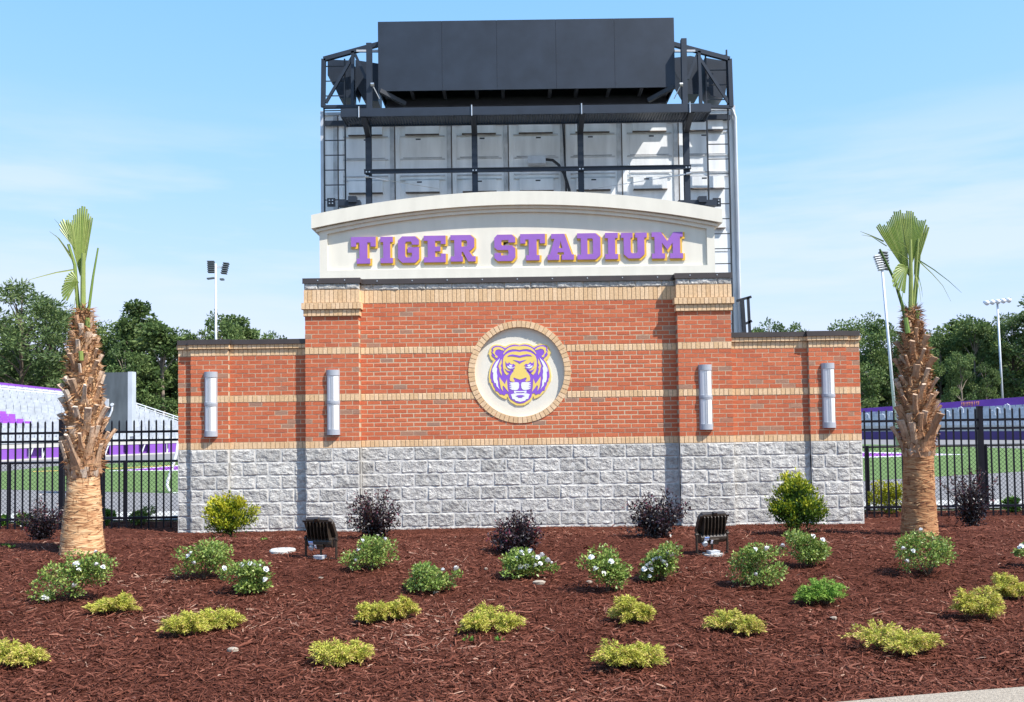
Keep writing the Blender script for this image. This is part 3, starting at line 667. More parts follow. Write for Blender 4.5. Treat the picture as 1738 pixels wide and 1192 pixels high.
GLY = {
 'T': [[(0, 1), (1, 1), (1, .64), (.79, .64), (.79, .79), (.66, .79), (.66, .19), (.77, .19), (.77, 0), (.23, 0), (.23, .19), (.34, .19), (.34, .79), (.21, .79), (.21, .64), (0, .64)]],
 'I': [[(0, 1), (1, 1), (1, .80), (.78, .80), (.78, .19), (1, .19), (1, 0), (0, 0), (0, .19), (.22, .19), (.22, .80), (0, .80)]],
 'G': [[(.2, 1), (.82, 1), (1, .86), (1, .68), (.66, .68), (.66, .76), (.62, .8), (.40, .8), (.34, .74), (.34, .26), (.40, .2), (.62, .2), (.66, .26), (.66, .38), (.46, .38), (.46, .58), (1, .58), (1, .14), (.82, 0), (.2, 0), (0, .16), (0, .84)]],
 'E': [[(0, 1), (1, 1), (1, .68), (.78, .68), (.78, .8), (.52, .8), (.52, .585), (.76, .585), (.76, .415), (.52, .415), (.52, .2), (.78, .2), (.78, .32), (1, .32), (1, 0), (0, 0), (0, .19), (.18, .19), (.18, .81), (0, .81)]],
 'R': [[(0, 1), (.8, 1), (.95, .87), (.95, .55), (.80, .41), (.73, .40), (.88, .19), (1, .19), (1, 0), (.70, 0), (.50, .36), (.44, .36), (.44, .19), (.49, .19), (.49, 0), (0, 0), (0, .19), (.15, .19), (.15, .81), (0, .81)], [(.44, .8), (.44, .56), (.62, .56), (.66, .6), (.66, .76), (.62, .8)]],
 'S': [[(.15, 1), (.84, 1), (1, .88), (1, .70), (.68, .70), (.68, .79), (.36, .79), (.34, .77), (.34, .62), (.38, .585), (.85, .585), (1, .47), (1, .14), (.84, 0), (.15, 0), (0, .12), (0, .30), (.32, .30), (.32, .21), (.64, .21), (.67, .24), (.67, .38), (.64, .415), (.15, .415), (0, .52), (0, .87)]],
 'A': [[(.15, 1), (.65, 1), (.92, .2), (1, .2), (1, 0), (.54, 0), (.54, .2), (.63, .2), (.61, .29), (.39, .29), (.37, .2), (.45, .2), (.45, 0), (0, 0), (0, .2), (.09, .2), (.27, .81), (.15, .81)], [(.44, .45), (.57, .45), (.505, .72)]],
 'D': [[(0, 1), (.8, 1), (1, .84), (1, .16), (.8, 0), (0, 0), (0, .19), (.16, .19), (.16, .81), (0, .81)], [(.44, .8), (.44, .2), (.64, .2), (.68, .24), (.68, .76), (.64, .8)]],
 'U': [[(0, 1), (.45, 1), (.45, .81), (.37, .81), (.37, .25), (.42, .2), (.58, .2), (.63, .25), (.63, .81), (.55, .81), (.55, 1), (1, 1), (1, .81), (.9, .81), (.9, .16), (.72, 0), (.28, 0), (.1, .16), (.1, .81), (0, .81)]],
 'M': [[(0, 1), (.3, 1), (.5, .66), (.7, 1), (1, 1), (1, .82), (.91, .82), (.91, .19), (1, .19), (1, 0), (.58, 0), (.58, .19), (.67, .19), (.67, .6), (.5, .32), (.33, .6), (.33, .19), (.42, .19), (.42, 0), (0, 0), (0, .19), (.09, .19), (.09, .82), (0, .82)]],
}
def area(lp): return sum(lp[i][0] * lp[(i + 1) % len(lp)][1] - lp[(i + 1) % len(lp)][0] * lp[i][1] for i in range(len(lp))) / 2
def grow(lp, d):
    """move every side of a loop outwards by d (counter-clockwise = outline, clockwise = hole)"""
    n = len(lp); out = []
    for i in range(n):
        p0, p1, p2 = (np.array(lp[(i + k) % n], float) for k in (-1, 0, 1))
        e1 = p1 - p0; e1 /= np.linalg.norm(e1); e2 = p2 - p1; e2 /= np.linalg.norm(e2)
        n1 = np.array([e1[1], -e1[0]]); n2 = np.array([e2[1], -e2[0]])
        b = n1 + n2; den = 1 + n1 @ n2
        out.append(tuple(p1 + d * b / max(den, 0.35)))
    return out
LET = [('T', 595, 637.3, 401.7, 447), ('I', 645.2, 666.3, 401.3, 446), ('G', 674.9, 710.9, 400.6, 445.4), ('E', 718.8, 756.2, 399.4, 444.7), ('R', 764.3, 807.1, 398.3, 443.2), ('S', 838.8, 874.6, 397.6, 442.5),
       ('T', 882.9, 925.4, 396.5, 441.2), ('A', 929, 974.3, 396.3, 440.5), ('D', 979.8, 1019.4, 395.3, 439.8), ('I', 1027.4, 1049.2, 394.6, 439.3), ('U', 1054.5, 1098.7, 394.6, 438), ('M', 1106.7, 1159.8, 393.4, 438)]
for ch, xa, xb, ya, yb in LET:
    yl = 0.02
    p0 = at((xa + xb) / 2, yb, yl); p1 = at((xa + xb) / 2, ya, yl)
    w = (xb - xa) / F * 14.05; h = p1[2] - p0[2]; xc = (p0[0] + p1[0]) / 2
    loops = []
    for k, lp in enumerate(GLY[ch]):
        q = [(xc + (x - 0.5) * w, p0[2] + y * h) for x, y in lp]
        if (area(q) > 0) != (k == 0): q = q[::-1]
        loops.append(q)
    mb = MB(); mb.prism(loops, 0.050, 0.0625); lo = mb.build('letter', 'letter_purple', PANEL)
    lo['label'] = 'purple letter ' + ch
    back = MB()
    gl = []
    for k, q in enumerate(loops):
        g = grow(q, 0.015)
        if k and (area(g) > 0): continue
        gl.append([(x + 0.0165, z - 0.0165) for x, z in g])
    back.prism(gl, 0.063, 0.0775); bo = back.build('letter_backing', 'letter_gold', PANEL)
# ------------------------------------------------------------------ wall lamps (half-round sconces)
def half_round(cx, y, hw, dp, n=14):
    return [(cx + hw * math.cos(t), y - dp * math.sin(t)) for t in np.linspace(0, math.pi, n)]
def hr_shell(mb, cx, y, hw, dp, z0, z1, a0=0.0, a1=math.pi, n=14, caps=True):
    ts = np.linspace(a0, a1, n)
    P = [(cx + hw * math.cos(t), y - dp * math.sin(t)) for t in ts]
    V = [(p[0], p[1], z0) for p in P] + [(p[0], p[1], z1) for p in P]
    Fc = [(i, i + n, i + 1 + n, i + 1) for i in range(n - 1)]
    if caps: Fc += [tuple(range(n)), tuple(range(2 * n - 1, n - 1, -1))]
    mb.add(V, Fc)
LAMPS = [(-4.687, Y_WP, 'leftmost pier'), (-2.815, Y_PIER, 'tall pier left of the tiger emblem'), (2.835, Y_PIER, 'tall pier right of the tiger emblem'), (4.715, Y_WP, 'rightmost pier')]
for cx, yw, where in LAMPS:
    y = yw - 0.004; z0, z1 = 1.45, 2.435
    L = empty('wall_lamp', (cx, y, z0), 'half-round grey wall lamp with white panes on the ' + where, 'lamp', 'half-round wall lamps on the piers')
    mb = MB(); hr_shell(mb, cx, y, 0.093, 0.070, z0 + 0.05, z1 - 0.05); mb.build('diffuser', 'lamp_diffuser', L, smooth=False)
    for a, b, nm in ((z0, z0 + 0.085, 'bottom_cap'), (z1 - 0.085, z1, 'top_cap'), ((z0 + z1) / 2 - 0.028, (z0 + z1) / 2 + 0.028, 'centre_band')):
        mb = MB(); hr_shell(mb, cx, y, 0.101, 0.078, a, b)
        if nm == 'centre_band': hr_shell(mb, cx, y, 0.104, 0.081, a + 0.018, b - 0.018)
        mb.build(nm, 'lamp_metal', L, smooth=False)
    for a0, a1 in ((0.0, 0.42), (math.pi - 0.42, math.pi), (1.38, 1.50), (1.64, 1.76)):
        mb = MB(); hr_shell(mb, cx, y, 0.0985, 0.0755, z0 + 0.08, z1 - 0.08, a0, a1, 5); mb.build('bar', 'lamp_metal', L, smooth=False)

# ------------------------------------------------------------------ floodlights in the bed, their finned backs to the street
def floodlight(px, py, yaw, tilt, label, pad):
    B = ground(px, py)
    R_ = empty('floodlight', B, label, 'floodlight', 'bronze floodlights aimed at the sign')
    ca, sa = math.cos(yaw), math.sin(yaw)
    def W(x, y, z): return (B[0] + x * ca - y * sa, B[1] + x * sa + y * ca, B[2] + z)
    ct, st = math.cos(tilt), math.sin(tilt)
    def H(x, y, z):           # head frame, hinge at z=0.20; +z up along the lens, y away from the street
        return W(x, y * ct + z * st - 0.0, 0.20 - y * st + z * ct)
    mb = MB()
    def hbox(m, x0, x1, y0, y1, z0, z1, mi=0):
        V = [H(*p) for p in [(x0, y0, z0), (x1, y0, z0), (x1, y1, z0), (x0, y1, z0), (x0, y0, z1), (x1, y0, z1), (x1, y1, z1), (x0, y1, z1)]]
        m.add(V, [(0, 3, 2, 1), (4, 5, 6, 7), (0, 1, 5, 4), (1, 2, 6, 5), (2, 3, 7, 6), (3, 0, 4, 7)], 0.5, mi)
    # shallow dished body: wide front frame, narrower back
    P = [(-0.165, 0.03, 0.0), (0.165, 0.03, 0.0), (0.165, 0.03, 0.17), (0.13, 0.03, 0.215), (-0.13, 0.03, 0.215), (-0.165, 0.03, 0.17)]
    Q = [(-0.165, 0.07, 0.0), (0.165, 0.07, 0.0), (0.165, 0.07, 0.175), (0.135, 0.07, 0.22), (-0.135, 0.07, 0.22), (-0.165, 0.07, 0.175)]
    mb.add([H(*p) for p in P + Q], [(0, 1, 2, 3, 4, 5), (11, 10, 9, 8, 7, 6)] + [(i, (i + 1) % 6 + 0, (i + 1) % 6 + 6, i + 6)[::-1] for i in range(6)])
    HEAD = mb.build('housing', 'bronze', R_)
    for k in range(7):
        f = MB(); x = -0.12 + k * 0.04
        V = [H(x + dx, y, z) for dx in (-0.004, 0.004) for y, z in ((0.03, 0.02), (-0.045, 0.015), (-0.03, 0.09), (0.005, 0.19), (0.03, 0.20))]
        f.add(V, [(0, 1, 2, 3, 4), (9, 8, 7, 6, 5)] + [(i, i + 5, (i + 1) % 5 + 5, (i + 1) % 5) for i in range(5)]); f.build('fin', 'bronze', HEAD)
    r = MB(); hbox(r, -0.17, 0.17, 0.02, 0.032, 0.186, 0.205); hbox(r, -0.02, 0.02, 0.015, 0.05, 0.205, 0.235); r.build('rim', 'bronze', HEAD)
    d = MB(); d.tube([H(-0.145, -0.005, -0.035), H(0.145, -0.005, -0.035)], 0.052, 14); hbox(d, -0.05, 0.05, -0.075, 0.0, -0.075, -0.02); DR = d.build('driver_box', 'bronze', R_)
    c = MB(); c.tube([H(-0.10, -0.045, -0.065), H(-0.10, -0.075, -0.07)], [0.03, 0.026], 12); c.build('photocell', 'box_grey', DR)
    s = MB(); hbox(s, -0.115, -0.065, -0.062, -0.055, -0.03, 0.0); s.build('sticker', ['sticker'], DR)
    s = MB(); hbox(s, -0.115, -0.065, -0.0635, -0.0545, -0.006, 0.005); s.build('sticker', ['sticker_blue'], DR)
    s = MB(); hbox(s, -0.045, -0.025, -0.0785, -0.074, -0.06, -0.022); s.build('sticker', ['sticker'], DR)
    for sx in (-1, 1):
        y = MB(); y.bar(W(sx * 0.178, 0, 0.005), W(sx * 0.178, 0, 0.235), 0.028, 0.012, up=(ca, sa, 0)); y.bar(W(sx * 0.178, 0, 0.008), W(sx * 0.06, 0, 0.008), 0.03, 0.008); y.tube([W(sx * 0.165, 0, 0.205), W(sx * 0.192, 0, 0.205)], 0.018, 8); y.build('yoke_arm', 'bronze', R_)
    b = MB()
    for z0_, z1_, hx, hy in ((0.0, 0.03, 0.05, 0.04), (0.028, 0.034, 0.054, 0.044)):
        V = [W(sx * hx, sy * hy - 0.02, z) for z in (z0_ + 0.005, z1_ + 0.005) for sx, sy in ((-1, -1), (1, -1), (1, 1), (-1, 1))]
        b.add(V, [(3, 2, 1, 0), (4, 5, 6, 7), (0, 1, 5, 4), (1, 2, 6, 5), (2, 3, 7, 6), (3, 0, 4, 7)])
    b.build('junction_box', 'box_grey', R_)
    b = MB(); b.tube([W(0.0, 0, 0.03), W(0.0, 0, 0.14)], 0.011, 8); b.build('conduit', 'bronze', R_)
    if pad:
        p = MB(); p.tube([W(0, -0.01, -0.03), W(0, -0.01, 0.008)], [0.115, 0.11], 18); p.build('base_pad', 'white_concrete', R_)
floodlight(545, 949, math.radians(-20), math.radians(-28), 'bronze floodlight beside the flat white lid, left of the emblem', False)
floodlight(1209, 941, math.radians(20), math.radians(-24), 'bronze floodlight on a round concrete pad, right of the emblem', True)

# flat white lid lying in the bark
c = ground(479, 936); mb = MB()
n = 22; V = []
for z, s in ((-0.02, 1.0), (0.012, 1.0), (0.022, 0.9)):
    V += [(c[0] + 0.135 * s * math.cos(t) * (1 + 0.06 * math.sin(3 * t)), c[1] + 0.16 * s * math.sin(t) * (1 + 0.05 * math.cos(2 * t)), c[2] + z) for t in np.linspace(0, 2 * math.pi, n, endpoint=False)]
Fc = [(j * n + i, j * n + (i + 1) % n, (j + 1) * n + (i + 1) % n, (j + 1) * n + i) for j in range(2) for i in range(n)] + [tuple(range(2 * n, 3 * n))]
mb.add(V, Fc); o = mb.build('utility_lid', 'white_concrete', origin=c); props(o, 'flat round white lid lying in the bark by the left floodlight', 'lid')
# scattered pale stones and scraps
k = 0
for px, py, s, w in [(1000, 990, 0.03, 'below the middle white roses'), (915, 992, 0.06, 'pale flat one below the flowering rose by the emblem'), (545, 983, 0.025, 'below the rose next to the left floodlight'), (740, 1008, 0.03, 'by the small rose left of the emblem'), (395, 1106, 0.045, 'pale one in the front bark near the left junipers'), (825, 967, 0.022, 'tiny white scrap left of the flowering rose'), (1415, 1052, 0.03, 'below the bright green juniper')]:
    c = ground(px, py); mb = MB(); n = 9; V = []
    for z, q in ((-0.01, 0.9), (0.35 * s, 1.0), (0.6 * s, 0.55)):
        V += [(c[0] + q * s * math.cos(t) * random.uniform(0.75, 1.1), c[1] + 0.6 * q * s * math.sin(t) * random.uniform(0.75, 1.1), c[2] + 0.008 + z * 0.7) for t in np.linspace(0, 2 * math.pi, n, endpoint=False)]
    Fc = [(j * n + i, j * n + (i + 1) % n, (j + 1) * n + (i + 1) % n, (j + 1) * n + i) for j in range(2) for i in range(n)] + [tuple(range(2 * n, 3 * n))]
    mb.add(V, Fc); o = mb.build('stone', 'pale_stone', origin=c); props(o, 'small pale stone, ' + w, 'stone', 'pale stones in the bark')

# ------------------------------------------------------------------ black picket fences and the chain-link behind them
def picket_fence(xa, xb, Yf, posts, label):
    A, B_ = at(xa, 800, Yf), at(xb, 800, Yf)
    R_ = empty('picket_fence', (A[0], Yf, 0), label, 'fence', 'black picket fences either side of the wall')
    x = A[0] + 0.05
    pk = MB(); pk.box(-0.0105, 0.0105, -0.0105, 0.0105, -0.04, 1.70)
    pk.add([(-0.0105, -0.0105, 1.70), (0.0105, -0.0105, 1.70), (0.0105, 0.0105, 1.70), (-0.0105, 0.0105, 1.70), (0, 0, 1.73)], [(0, 1, 4), (1, 2, 4), (2, 3, 4), (3, 0, 4)])
    me = bpy.data.meshes.new('picket'); me.from_pydata(pk.v, [], pk.f); me.materials.append(MATS['fence_steel'])
    PX_ = [at(p, 800, Yf)[0] for p in posts]
    while x < B_[0] - 0.03:
        if all(abs(x - p) > 0.05 for p in PX_): put('picket', me, (x, Yf, 0), R_)
        x += 0.1185
    for z in (0.165, 1.40, 1.535):
        mb = MB(); mb.box(A[0], B_[0], Yf - 0.017, Yf + 0.017, z - 0.019, z + 0.019); mb.build('rail', 'fence_steel', R_)
    for p in PX_:
        mb = MB(); mb.box(p - 0.036, p + 0.036, Yf - 0.036, Yf + 0.036, -0.1, 1.74); mb.box(p - 0.04, p + 0.04, Yf - 0.04, Yf + 0.04, 1.74, 1.755); mb.build('post', 'fence_steel', R_)
picket_fence(-420, 305, 0.62, [-190, 105, 171], 'black picket fence left of the wall, behind the left palm')
picket_fence(1464, 2130, 0.62, [1666, 1930], 'black picket fence right of the wall, behind the right palm')
def chain_link(xa, xb, Yf, posts, h, label):
    A, B_ = at(xa, 800, Yf)[0], at(xb, 800, Yf)[0]
    R_ = empty('chain_link_fence', (A, Yf, 0), label, 'fence', 'low chain-link fences by the track')
    mb = MB(); p = 0.072; n = int((B_ - A + h) / p)
    for i in range(n + 1):
        for s in (1, -1):
            # wire from the bottom going up to the right (s=1) or left (s=-1)
            x0 = A - h + i * p if s == 1 else A + i * p
            xs = [(x0 + s * t, t) for t in (0.02, h)]
            (xa_, za), (xb_, zb) = xs
            def clip(x, z):
                if x < A: return (A, z + (A - x) * (1 if s == 1 else -1) )
                if x > B_: return (B_, z - (x - B_) * (1 if s == 1 else -1))
                return (x, z)
            (xa_, za), (xb_, zb) = clip(xa_, za), clip(xb_, zb)
            if za >= zb - 0.02 or zb < 0 or za > h: continue
            mb.bar((xa_, Yf + 0.002 * s, za), (xb_, Yf + 0.002 * s, zb), 0.0042, 0.0042, up=(0, 1, 0))
    mb.build('wire_mesh', 'fence_steel', R_)
    mb = MB(); mb.tube([(A, Yf, h), (B_, Yf, h)], 0.021, 8); mb.build('rail', 'fence_steel', R_)
    for q in posts:
        x = at(q, 800, Yf)[0]; mb = MB(); mb.tube([(x, Yf, -0.05), (x, Yf, h + 0.02)], 0.03, 8); mb.build('post', 'fence_steel', R_)
chain_link(-420, 330, 1.75, [-180, 16, 212], 1.02, 'low black chain-link fence behind the left picket fence')
chain_link(1440, 2130, 1.75, [1473, 1674, 1880], 1.09, 'low black chain-link fence behind the right picket fence')

# ------------------------------------------------------------------ the scoreboard standing behind the wall, seen from its back
YS = 4.6
SB = empty('scoreboard', (0, YS, -0.02), 'big scoreboard seen from behind with dark top box over silver cabinets', 'scoreboard')
x_l, x_r = at(547, 330, YS)[0], at(1247, 330, YS)[0]
z_t = at(890, 187, YS)[2]
mb = MB(); mb.box(x_l, x_r, YS, YS + 0.5, 2.2, z_t); BACK = mb.build('back_panel', 'aluminium', SB)
mb = MB()
for x in (x_l - 0.02, x_r - 0.02): mb.box(x, x + 0.06, YS - 0.05, YS + 0.52, 2.2, z_t + 0.02)
mb.box(x_l, x_r, YS - 0.03, YS - 0.001, z_t - 0.06, z_t); mb.build('edge_trim', 'pole_metal', BACK)
PXM = F / (YS + 14)
def zs(y, Y=YS - 0.02): return at(890, y, Y)[2]
seams = [574.5 + 96.25 * k for k in range(8)]
for k in range(-1, 7):
    sx = at(574.5 + 96.25 * k, 290, YS)[0]
    a, b = sx + 0.17, sx + 0.965
    a, b = max(a, x_l + 0.05), min(b, x_r - 0.06)
    if k >= 0:
        for dx in (-0.10, 0.015):
            m2 = MB(); m2.box(sx + dx, sx + dx + 0.085, YS - 0.028, YS - 0.001, 2.2, z_t - 0.07); m2.build('channel', 'aluminium_edge' if dx < 0 else 'aluminium', BACK)
    if k >= 0:
        m2 = MB(); m2.box(sx - 0.008, sx + 0.008, YS - 0.0305, YS - 0.0285, 2.2, z_t - 0.07); m2.build('seam', 'dark_edge', BACK)
    if b - a < 0.12: continue
    for yy in (229, 268, 296, 303):
        m2 = MB(); z_ = zs(yy) ; m2.box(a - 0.06, b + 0.06, YS - 0.034, YS - 0.0165, z_ - 0.012, z_ + 0.012); m2.build('rib', 'aluminium_edge', BACK)
    for yy in (211, 234, 308):
        xm = (a + b) / 2 + random.uniform(-0.1, 0.1); z_ = zs(yy); dp_ = 0.078 if yy in (211, 308) else 0.018; m2 = MB(); m2.box(xm - 0.05, xm + 0.05, YS - dp_, YS - dp_ + 0.003, z_ - 0.014, z_ + 0.014); m2.build('label_plate', 'black_steel', BACK)
    for row in range(3):
        dzr = -2.02 * row
        for (y0, y1, nm, dp) in ((228, 207, 'vent_hood', 0.075), (326, 305, 'vent_hood', 0.075)):
            m2 = MB(); z0, z1 = zs(y0) + dzr, zs(y1) + dzr
            if z0 < 2.3: continue
            m2.box(a + 0.05, b - 0.05, YS - dp, YS - 0.001, z0 + 0.022, z1)
            m2.add([(a + 0.05, YS - dp, z0 + 0.022), (b - 0.05, YS - dp, z0 + 0.022), (b - 0.05, YS - dp - 0.02, z0), (a + 0.05, YS - dp - 0.02, z0), (a + 0.05, YS - 0.001, z0), (b - 0.05, YS - 0.001, z0)], [(0, 1, 2, 3)[::-1], (3, 2, 5, 4)], 0.5, 1)
            m2.build(nm, ['aluminium', 'dark_edge'], BACK)
        for (y0, y1) in ((265, 232), (303, 268)):
            m2 = MB(); z0, z1 = zs(y0) + dzr, zs(y1) + dzr
            if z0 < 2.3: continue
            m2.box(a, b, YS - 0.016, YS - 0.001, z0, z1); m2.box(a, b, YS - 0.021, YS - 0.001, z0 - 0.008, z0 + 0.006, mi=1); m2.build('door_panel', ['aluminium', 'aluminium_edge'], BACK)
# black posts, beams and catwalk in front of the cabinets
YP = 4.05
for px in (626, 806, 986, 1165.5):
    x = at(px, 290, YP)[0]; z1 = zs(203, YP)
    mb = MB(); mb.box(x - 0.056, x + 0.056, YP - 0.06, YP - 0.045, -0.02, z1); mb.box(x - 0.012, x + 0.012, YP - 0.045, YP + 0.045, -0.02, z1); mb.box(x - 0.056, x + 0.056, YP + 0.045, YP + 0.06, -0.02, z1)
    PO = mb.build('post', 'navy_steel', SB)
    # bracket up to the catwalk and its bolts
    zb = zs(228, YP)
    mb = MB(); mb.bar((x, YP - 0.05, zb), (x, 3.45, zs(194, 3.45) + 0.02), 0.10, 0.09, up=(0, 0, 1)); mb.build('bracket', 'black_steel', PO)
    mb = MB()
    for dx in (-0.03, 0.03):
        for yy in (225, 289): 
            z = zs(yy, YP - 0.08); mb.box(x + dx - 0.013, x + dx + 0.013, YP - 0.125, YP - 0.12 + 0.001, z - 0.013, z + 0.013)
    mb.build('bolt', 'screw_metal', PO)
xa, xb = at(618, 290, YP - 0.1)[0], at(1173, 290, YP - 0.1)[0]
z0, z1 = zs(291, YP - 0.1), zs(284, YP - 0.1)
mb = MB(); mb.box(xa, xb, YP - 0.118, YP - 0.062, z0, z0 + 0.014); mb.box(xa, xb, YP - 0.118, YP - 0.062, z1 - 0.014, z1); mb.box(xa, xb, YP - 0.096, YP - 0.084, z0, z1); mb.build('cross_beam', 'navy_steel', SB)
for sx in (-1, 1):      # tie rods with turnbuckles
    p0 = at(622 if sx < 0 else 1170, 300 if sx < 0 else 295, YP - 0.09); p1 = at(745 if sx < 0 else 1000, 321 if sx < 0 else 322, YP + 0.2)
    mb = MB(); mb.tube([p0, p1], 0.006, 5); d = p1 - p0
    mb.tube([p0 + d * 0.04, p0 + d * 0.3], 0.016, 6); mb.tube([p0 - d * 0.02, p0 + d * 0.03], 0.03, 8); mb.build('tie_rod', 'screw_metal', SB)
# catwalk
YC0, YC1 = 3.42, 4.0
xa, xb = at(578, 186, YC0)[0], at(1207, 186, YC0)[0]
zc1, zc0 = zs(180, YC0), zs(194, YC0)
mb = MB(); mb.box(xa, xb, YC0, YC0 + 0.02, zc0, zc1); mb.box(xa, xb, YC0 + 0.02, YC0 + 0.07, zc0, zc0 + 0.015); mb.box(xa, xa + 0.02, YC0 + 0.02, YC1, zc0, zc1); mb.box(xb - 0.02, xb, YC0 + 0.02, YC1, zc0, zc1); mb.box(xa, xb, YC1, YC1 + 0.03, zc0 - 0.005, zc1 - 0.05)
CW = mb.build('catwalk', 'navy_steel', SB)
mb = MB(); zg = zc0 + 0.02; n = int((xb - xa) / 0.055)
for i in range(n): mb.box(xa + 0.03 + i * 0.055, xa + 0.03 + i * 0.055 + 0.022, YC0 + 0.071, YC1 - 0.001, zg, zg + 0.018)
for j in range(7): mb.box(xa + 0.021, xb - 0.021, YC0 + 0.09 + j * 0.07, YC0 + 0.112 + j * 0.07, zg + 0.0005, zg + 0.0175)
mb.build('grating', 'black_steel', CW)
for px in (800.5, 987, 1171, 609):
    p = at(px, 186, YC0 - 0.006); mb = MB(); mb.tube([(p[0], YC0 - 0.012, zc0 - 0.02), (p[0], YC0 - 0.012, zc1 + 0.03)], 0.012, 6); mb.build('clamp_rod', 'screw_metal', CW)
# silver band and dark rail directly under the catwalk
xa2, xb2 = at(551, 200, YS - 0.05)[0], at(1238, 200, YS - 0.05)[0]
mb = MB(); mb.box(xa2, xb2, YS - 0.13, YS - 0.03, zs(208, YS - 0.1), zs(201, YS - 0.1)); mb.build('ledge', 'navy_steel', SB)
# dark clad box on top
YT0, YT1 = 3.62, 4.9
xa, xb = at(641.5, 90, YT0)[0], at(1145, 90, YT0)[0]; z1 = zs(33.7, YT0); z0 = zs(151.5, YT0)
edges = [641.5, 750, 843, 943.5, 1043, 1145]
TOP = MB(); TOP.box(xa + 0.004, xa + 0.03, YT0 + 0.026, YT1, z0, z1 - 0.001); TOP.box(xb - 0.03, xb - 0.004, YT0 + 0.026, YT1, z0, z1 - 0.001); TOP.box(xa + 0.03, xb - 0.03, YT0 + 0.026, YT1, z1 - 0.03, z1 - 0.002)
TOP.box(xa + 0.03, xb - 0.03, YT1 - 0.03, YT1 - 0.005, z0 - 0.15, z1 - 0.03)
TB = TOP.build('top_box', 'navy_steel', SB)
for i in range(5):
    a, b = at(edges[i], 90, YT0)[0], at(edges[i + 1], 90, YT0)[0]
    m2 = MB(); m2.box(a + 0.0018, b - 0.0018, YT0, YT0 + 0.025, z0, z1)
    TBp = m2.build('cladding_sheet', 'navy_steel', TB)
    m2 = MB()
    for t in np.linspace(0.06, 0.94, 9): m2.box(a + 0.012, a + 0.022, YT0 - 0.003, YT0 - 0.0005, z0 + t * (z1 - z0), z0 + t * (z1 - z0) + 0.01)
    m2.build('rivet', 'brown_metal', TB)
mb = MB(); w = xb - xa
for t in (0.02, 0.11, 0.22, 0.33, 0.42, 0.58, 0.67, 0.78, 0.89, 0.98): mb.box(xa + t * w - 0.035, xa + t * w + 0.035, YT0 + 0.03, YT1 - 0.03, z0 + 0.02, z0 + 0.12)
mb.box(xa + 0.04, xb - 0.04, YT0 + 0.75, YT0 + 0.85, z0 - 0.02, z0 + 0.10); mb.build('floor_beam', 'black_steel', TB)
mb = MB(); mb.box(xa + 0.08, xb - 0.08, 4.2, 4.5, zs(178, 4.2), zs(164, 4.2)); mb.bar((xa + 0.03, 3.6, z0), (xa + 0.5, 3.85, zs(174, 3.85)), 0.08, 0.08); mb.bar((xb - 0.03, 3.6, z0), (xb - 0.5, 3.85, zs(174, 3.85)), 0.08, 0.08); mb.build('truss_beam', 'black_steel', SB)
mb = MB()
for px in (627, 1161): 
    x = at(px, 120, 3.5)[0]; mb = MB(); mb.box(x - 0.052, x + 0.052, 3.44, 3.56, zs(190, 3.5), zs(71, 3.5)); mb.build('upright', 'navy_steel', SB)
    mb = MB(); sgn = 1 if px < 800 else -1
    p0 = at(px + sgn * 5, 144, 3.42); mb.tube([p0, at(px + sgn * 17, 168, 3.5)], 0.010, 6); mb.tube([p0 + np.array([-0.03, 0, 0]), p0 + np.array([0.03, 0, 0])], 0.04, 8); mb.build('turnbuckle', 'screw_metal', SB)
# triangular side frames with the ladders in them
def P3(x, y, Y): return at(x, y, Y)
for sg in (-1, 1):
    YF = 4.25
    def q(xl, xr, y): return P3(xl if sg < 0 else xr, y, YF)
    fr = MB()
    ob, ot = q(548.5, 1241, 182), q(549.5, 1238, 101)
    fr.bar(ob, ot, 0.085, 0.085); fr.bar(ot, q(645, 1140, 75), 0.085, 0.085); fr.bar(ob, q(625, 1165, 181), 0.075, 0.06)
    fr.bar(q(599, 1186, 88), q(598.5, 1189.5, 182), 0.085, 0.06)
    fr.bar(q(600, 1184, 94), q(553, 1237, 175), 0.055, 0.055); fr.bar(q(603, 1183, 93), q(622, 1167, 135), 0.055, 0.055)
    fr.bar(q(604, 1180, 87), q(645, 1140, 87), 0.03, 0.05); fr.build('side_frame', 'navy_steel', SB)
    wl_ = MB(); wl_.bar(P3(605 if sg < 0 else 1145, 86.5, 4.1), P3(642 if sg < 0 else 1180, 86.5, 4.1), 0.02, 0.04); wl_.build('lamp_strip', 'box_grey', SB)
    ld = MB(); lx = (550.5, 586) if sg < 0 else (1201, 1237)
    yl_ = YS - 0.28
    xa_, xb_ = (at(lx[0], 260, yl_)[0], at(lx[1], 260, yl_)[0])
    zt = zs(96 if sg < 0 else 90, yl_); zb_ = 2.4 if sg > 0 else 3.2
    for x in (xa_, xb_): ld.box(x - 0.014, x + 0.014, yl_ - 0.02, yl_ + 0.02, zb_, zt)
    LD = ld.build('ladder', 'black_steel', SB)
    z = zb_ + 0.2; rg = MB(); rg.box(xa_, xb_, yl_ - 0.009, yl_ + 0.009, -0.009, 0.009)
    me = bpy.data.meshes.new('rung'); me.from_pydata(rg.v, [], rg.f); me.materials.append(MATS['black_steel'])
    while z < zt - 0.05:
        o = bpy.data.objects.new('rung', me); COL.objects.link(o); o.parent = LD; d = np.array([0, 0, z]) - ORG[SB.name]; o.location = tuple(d); z += 0.3048
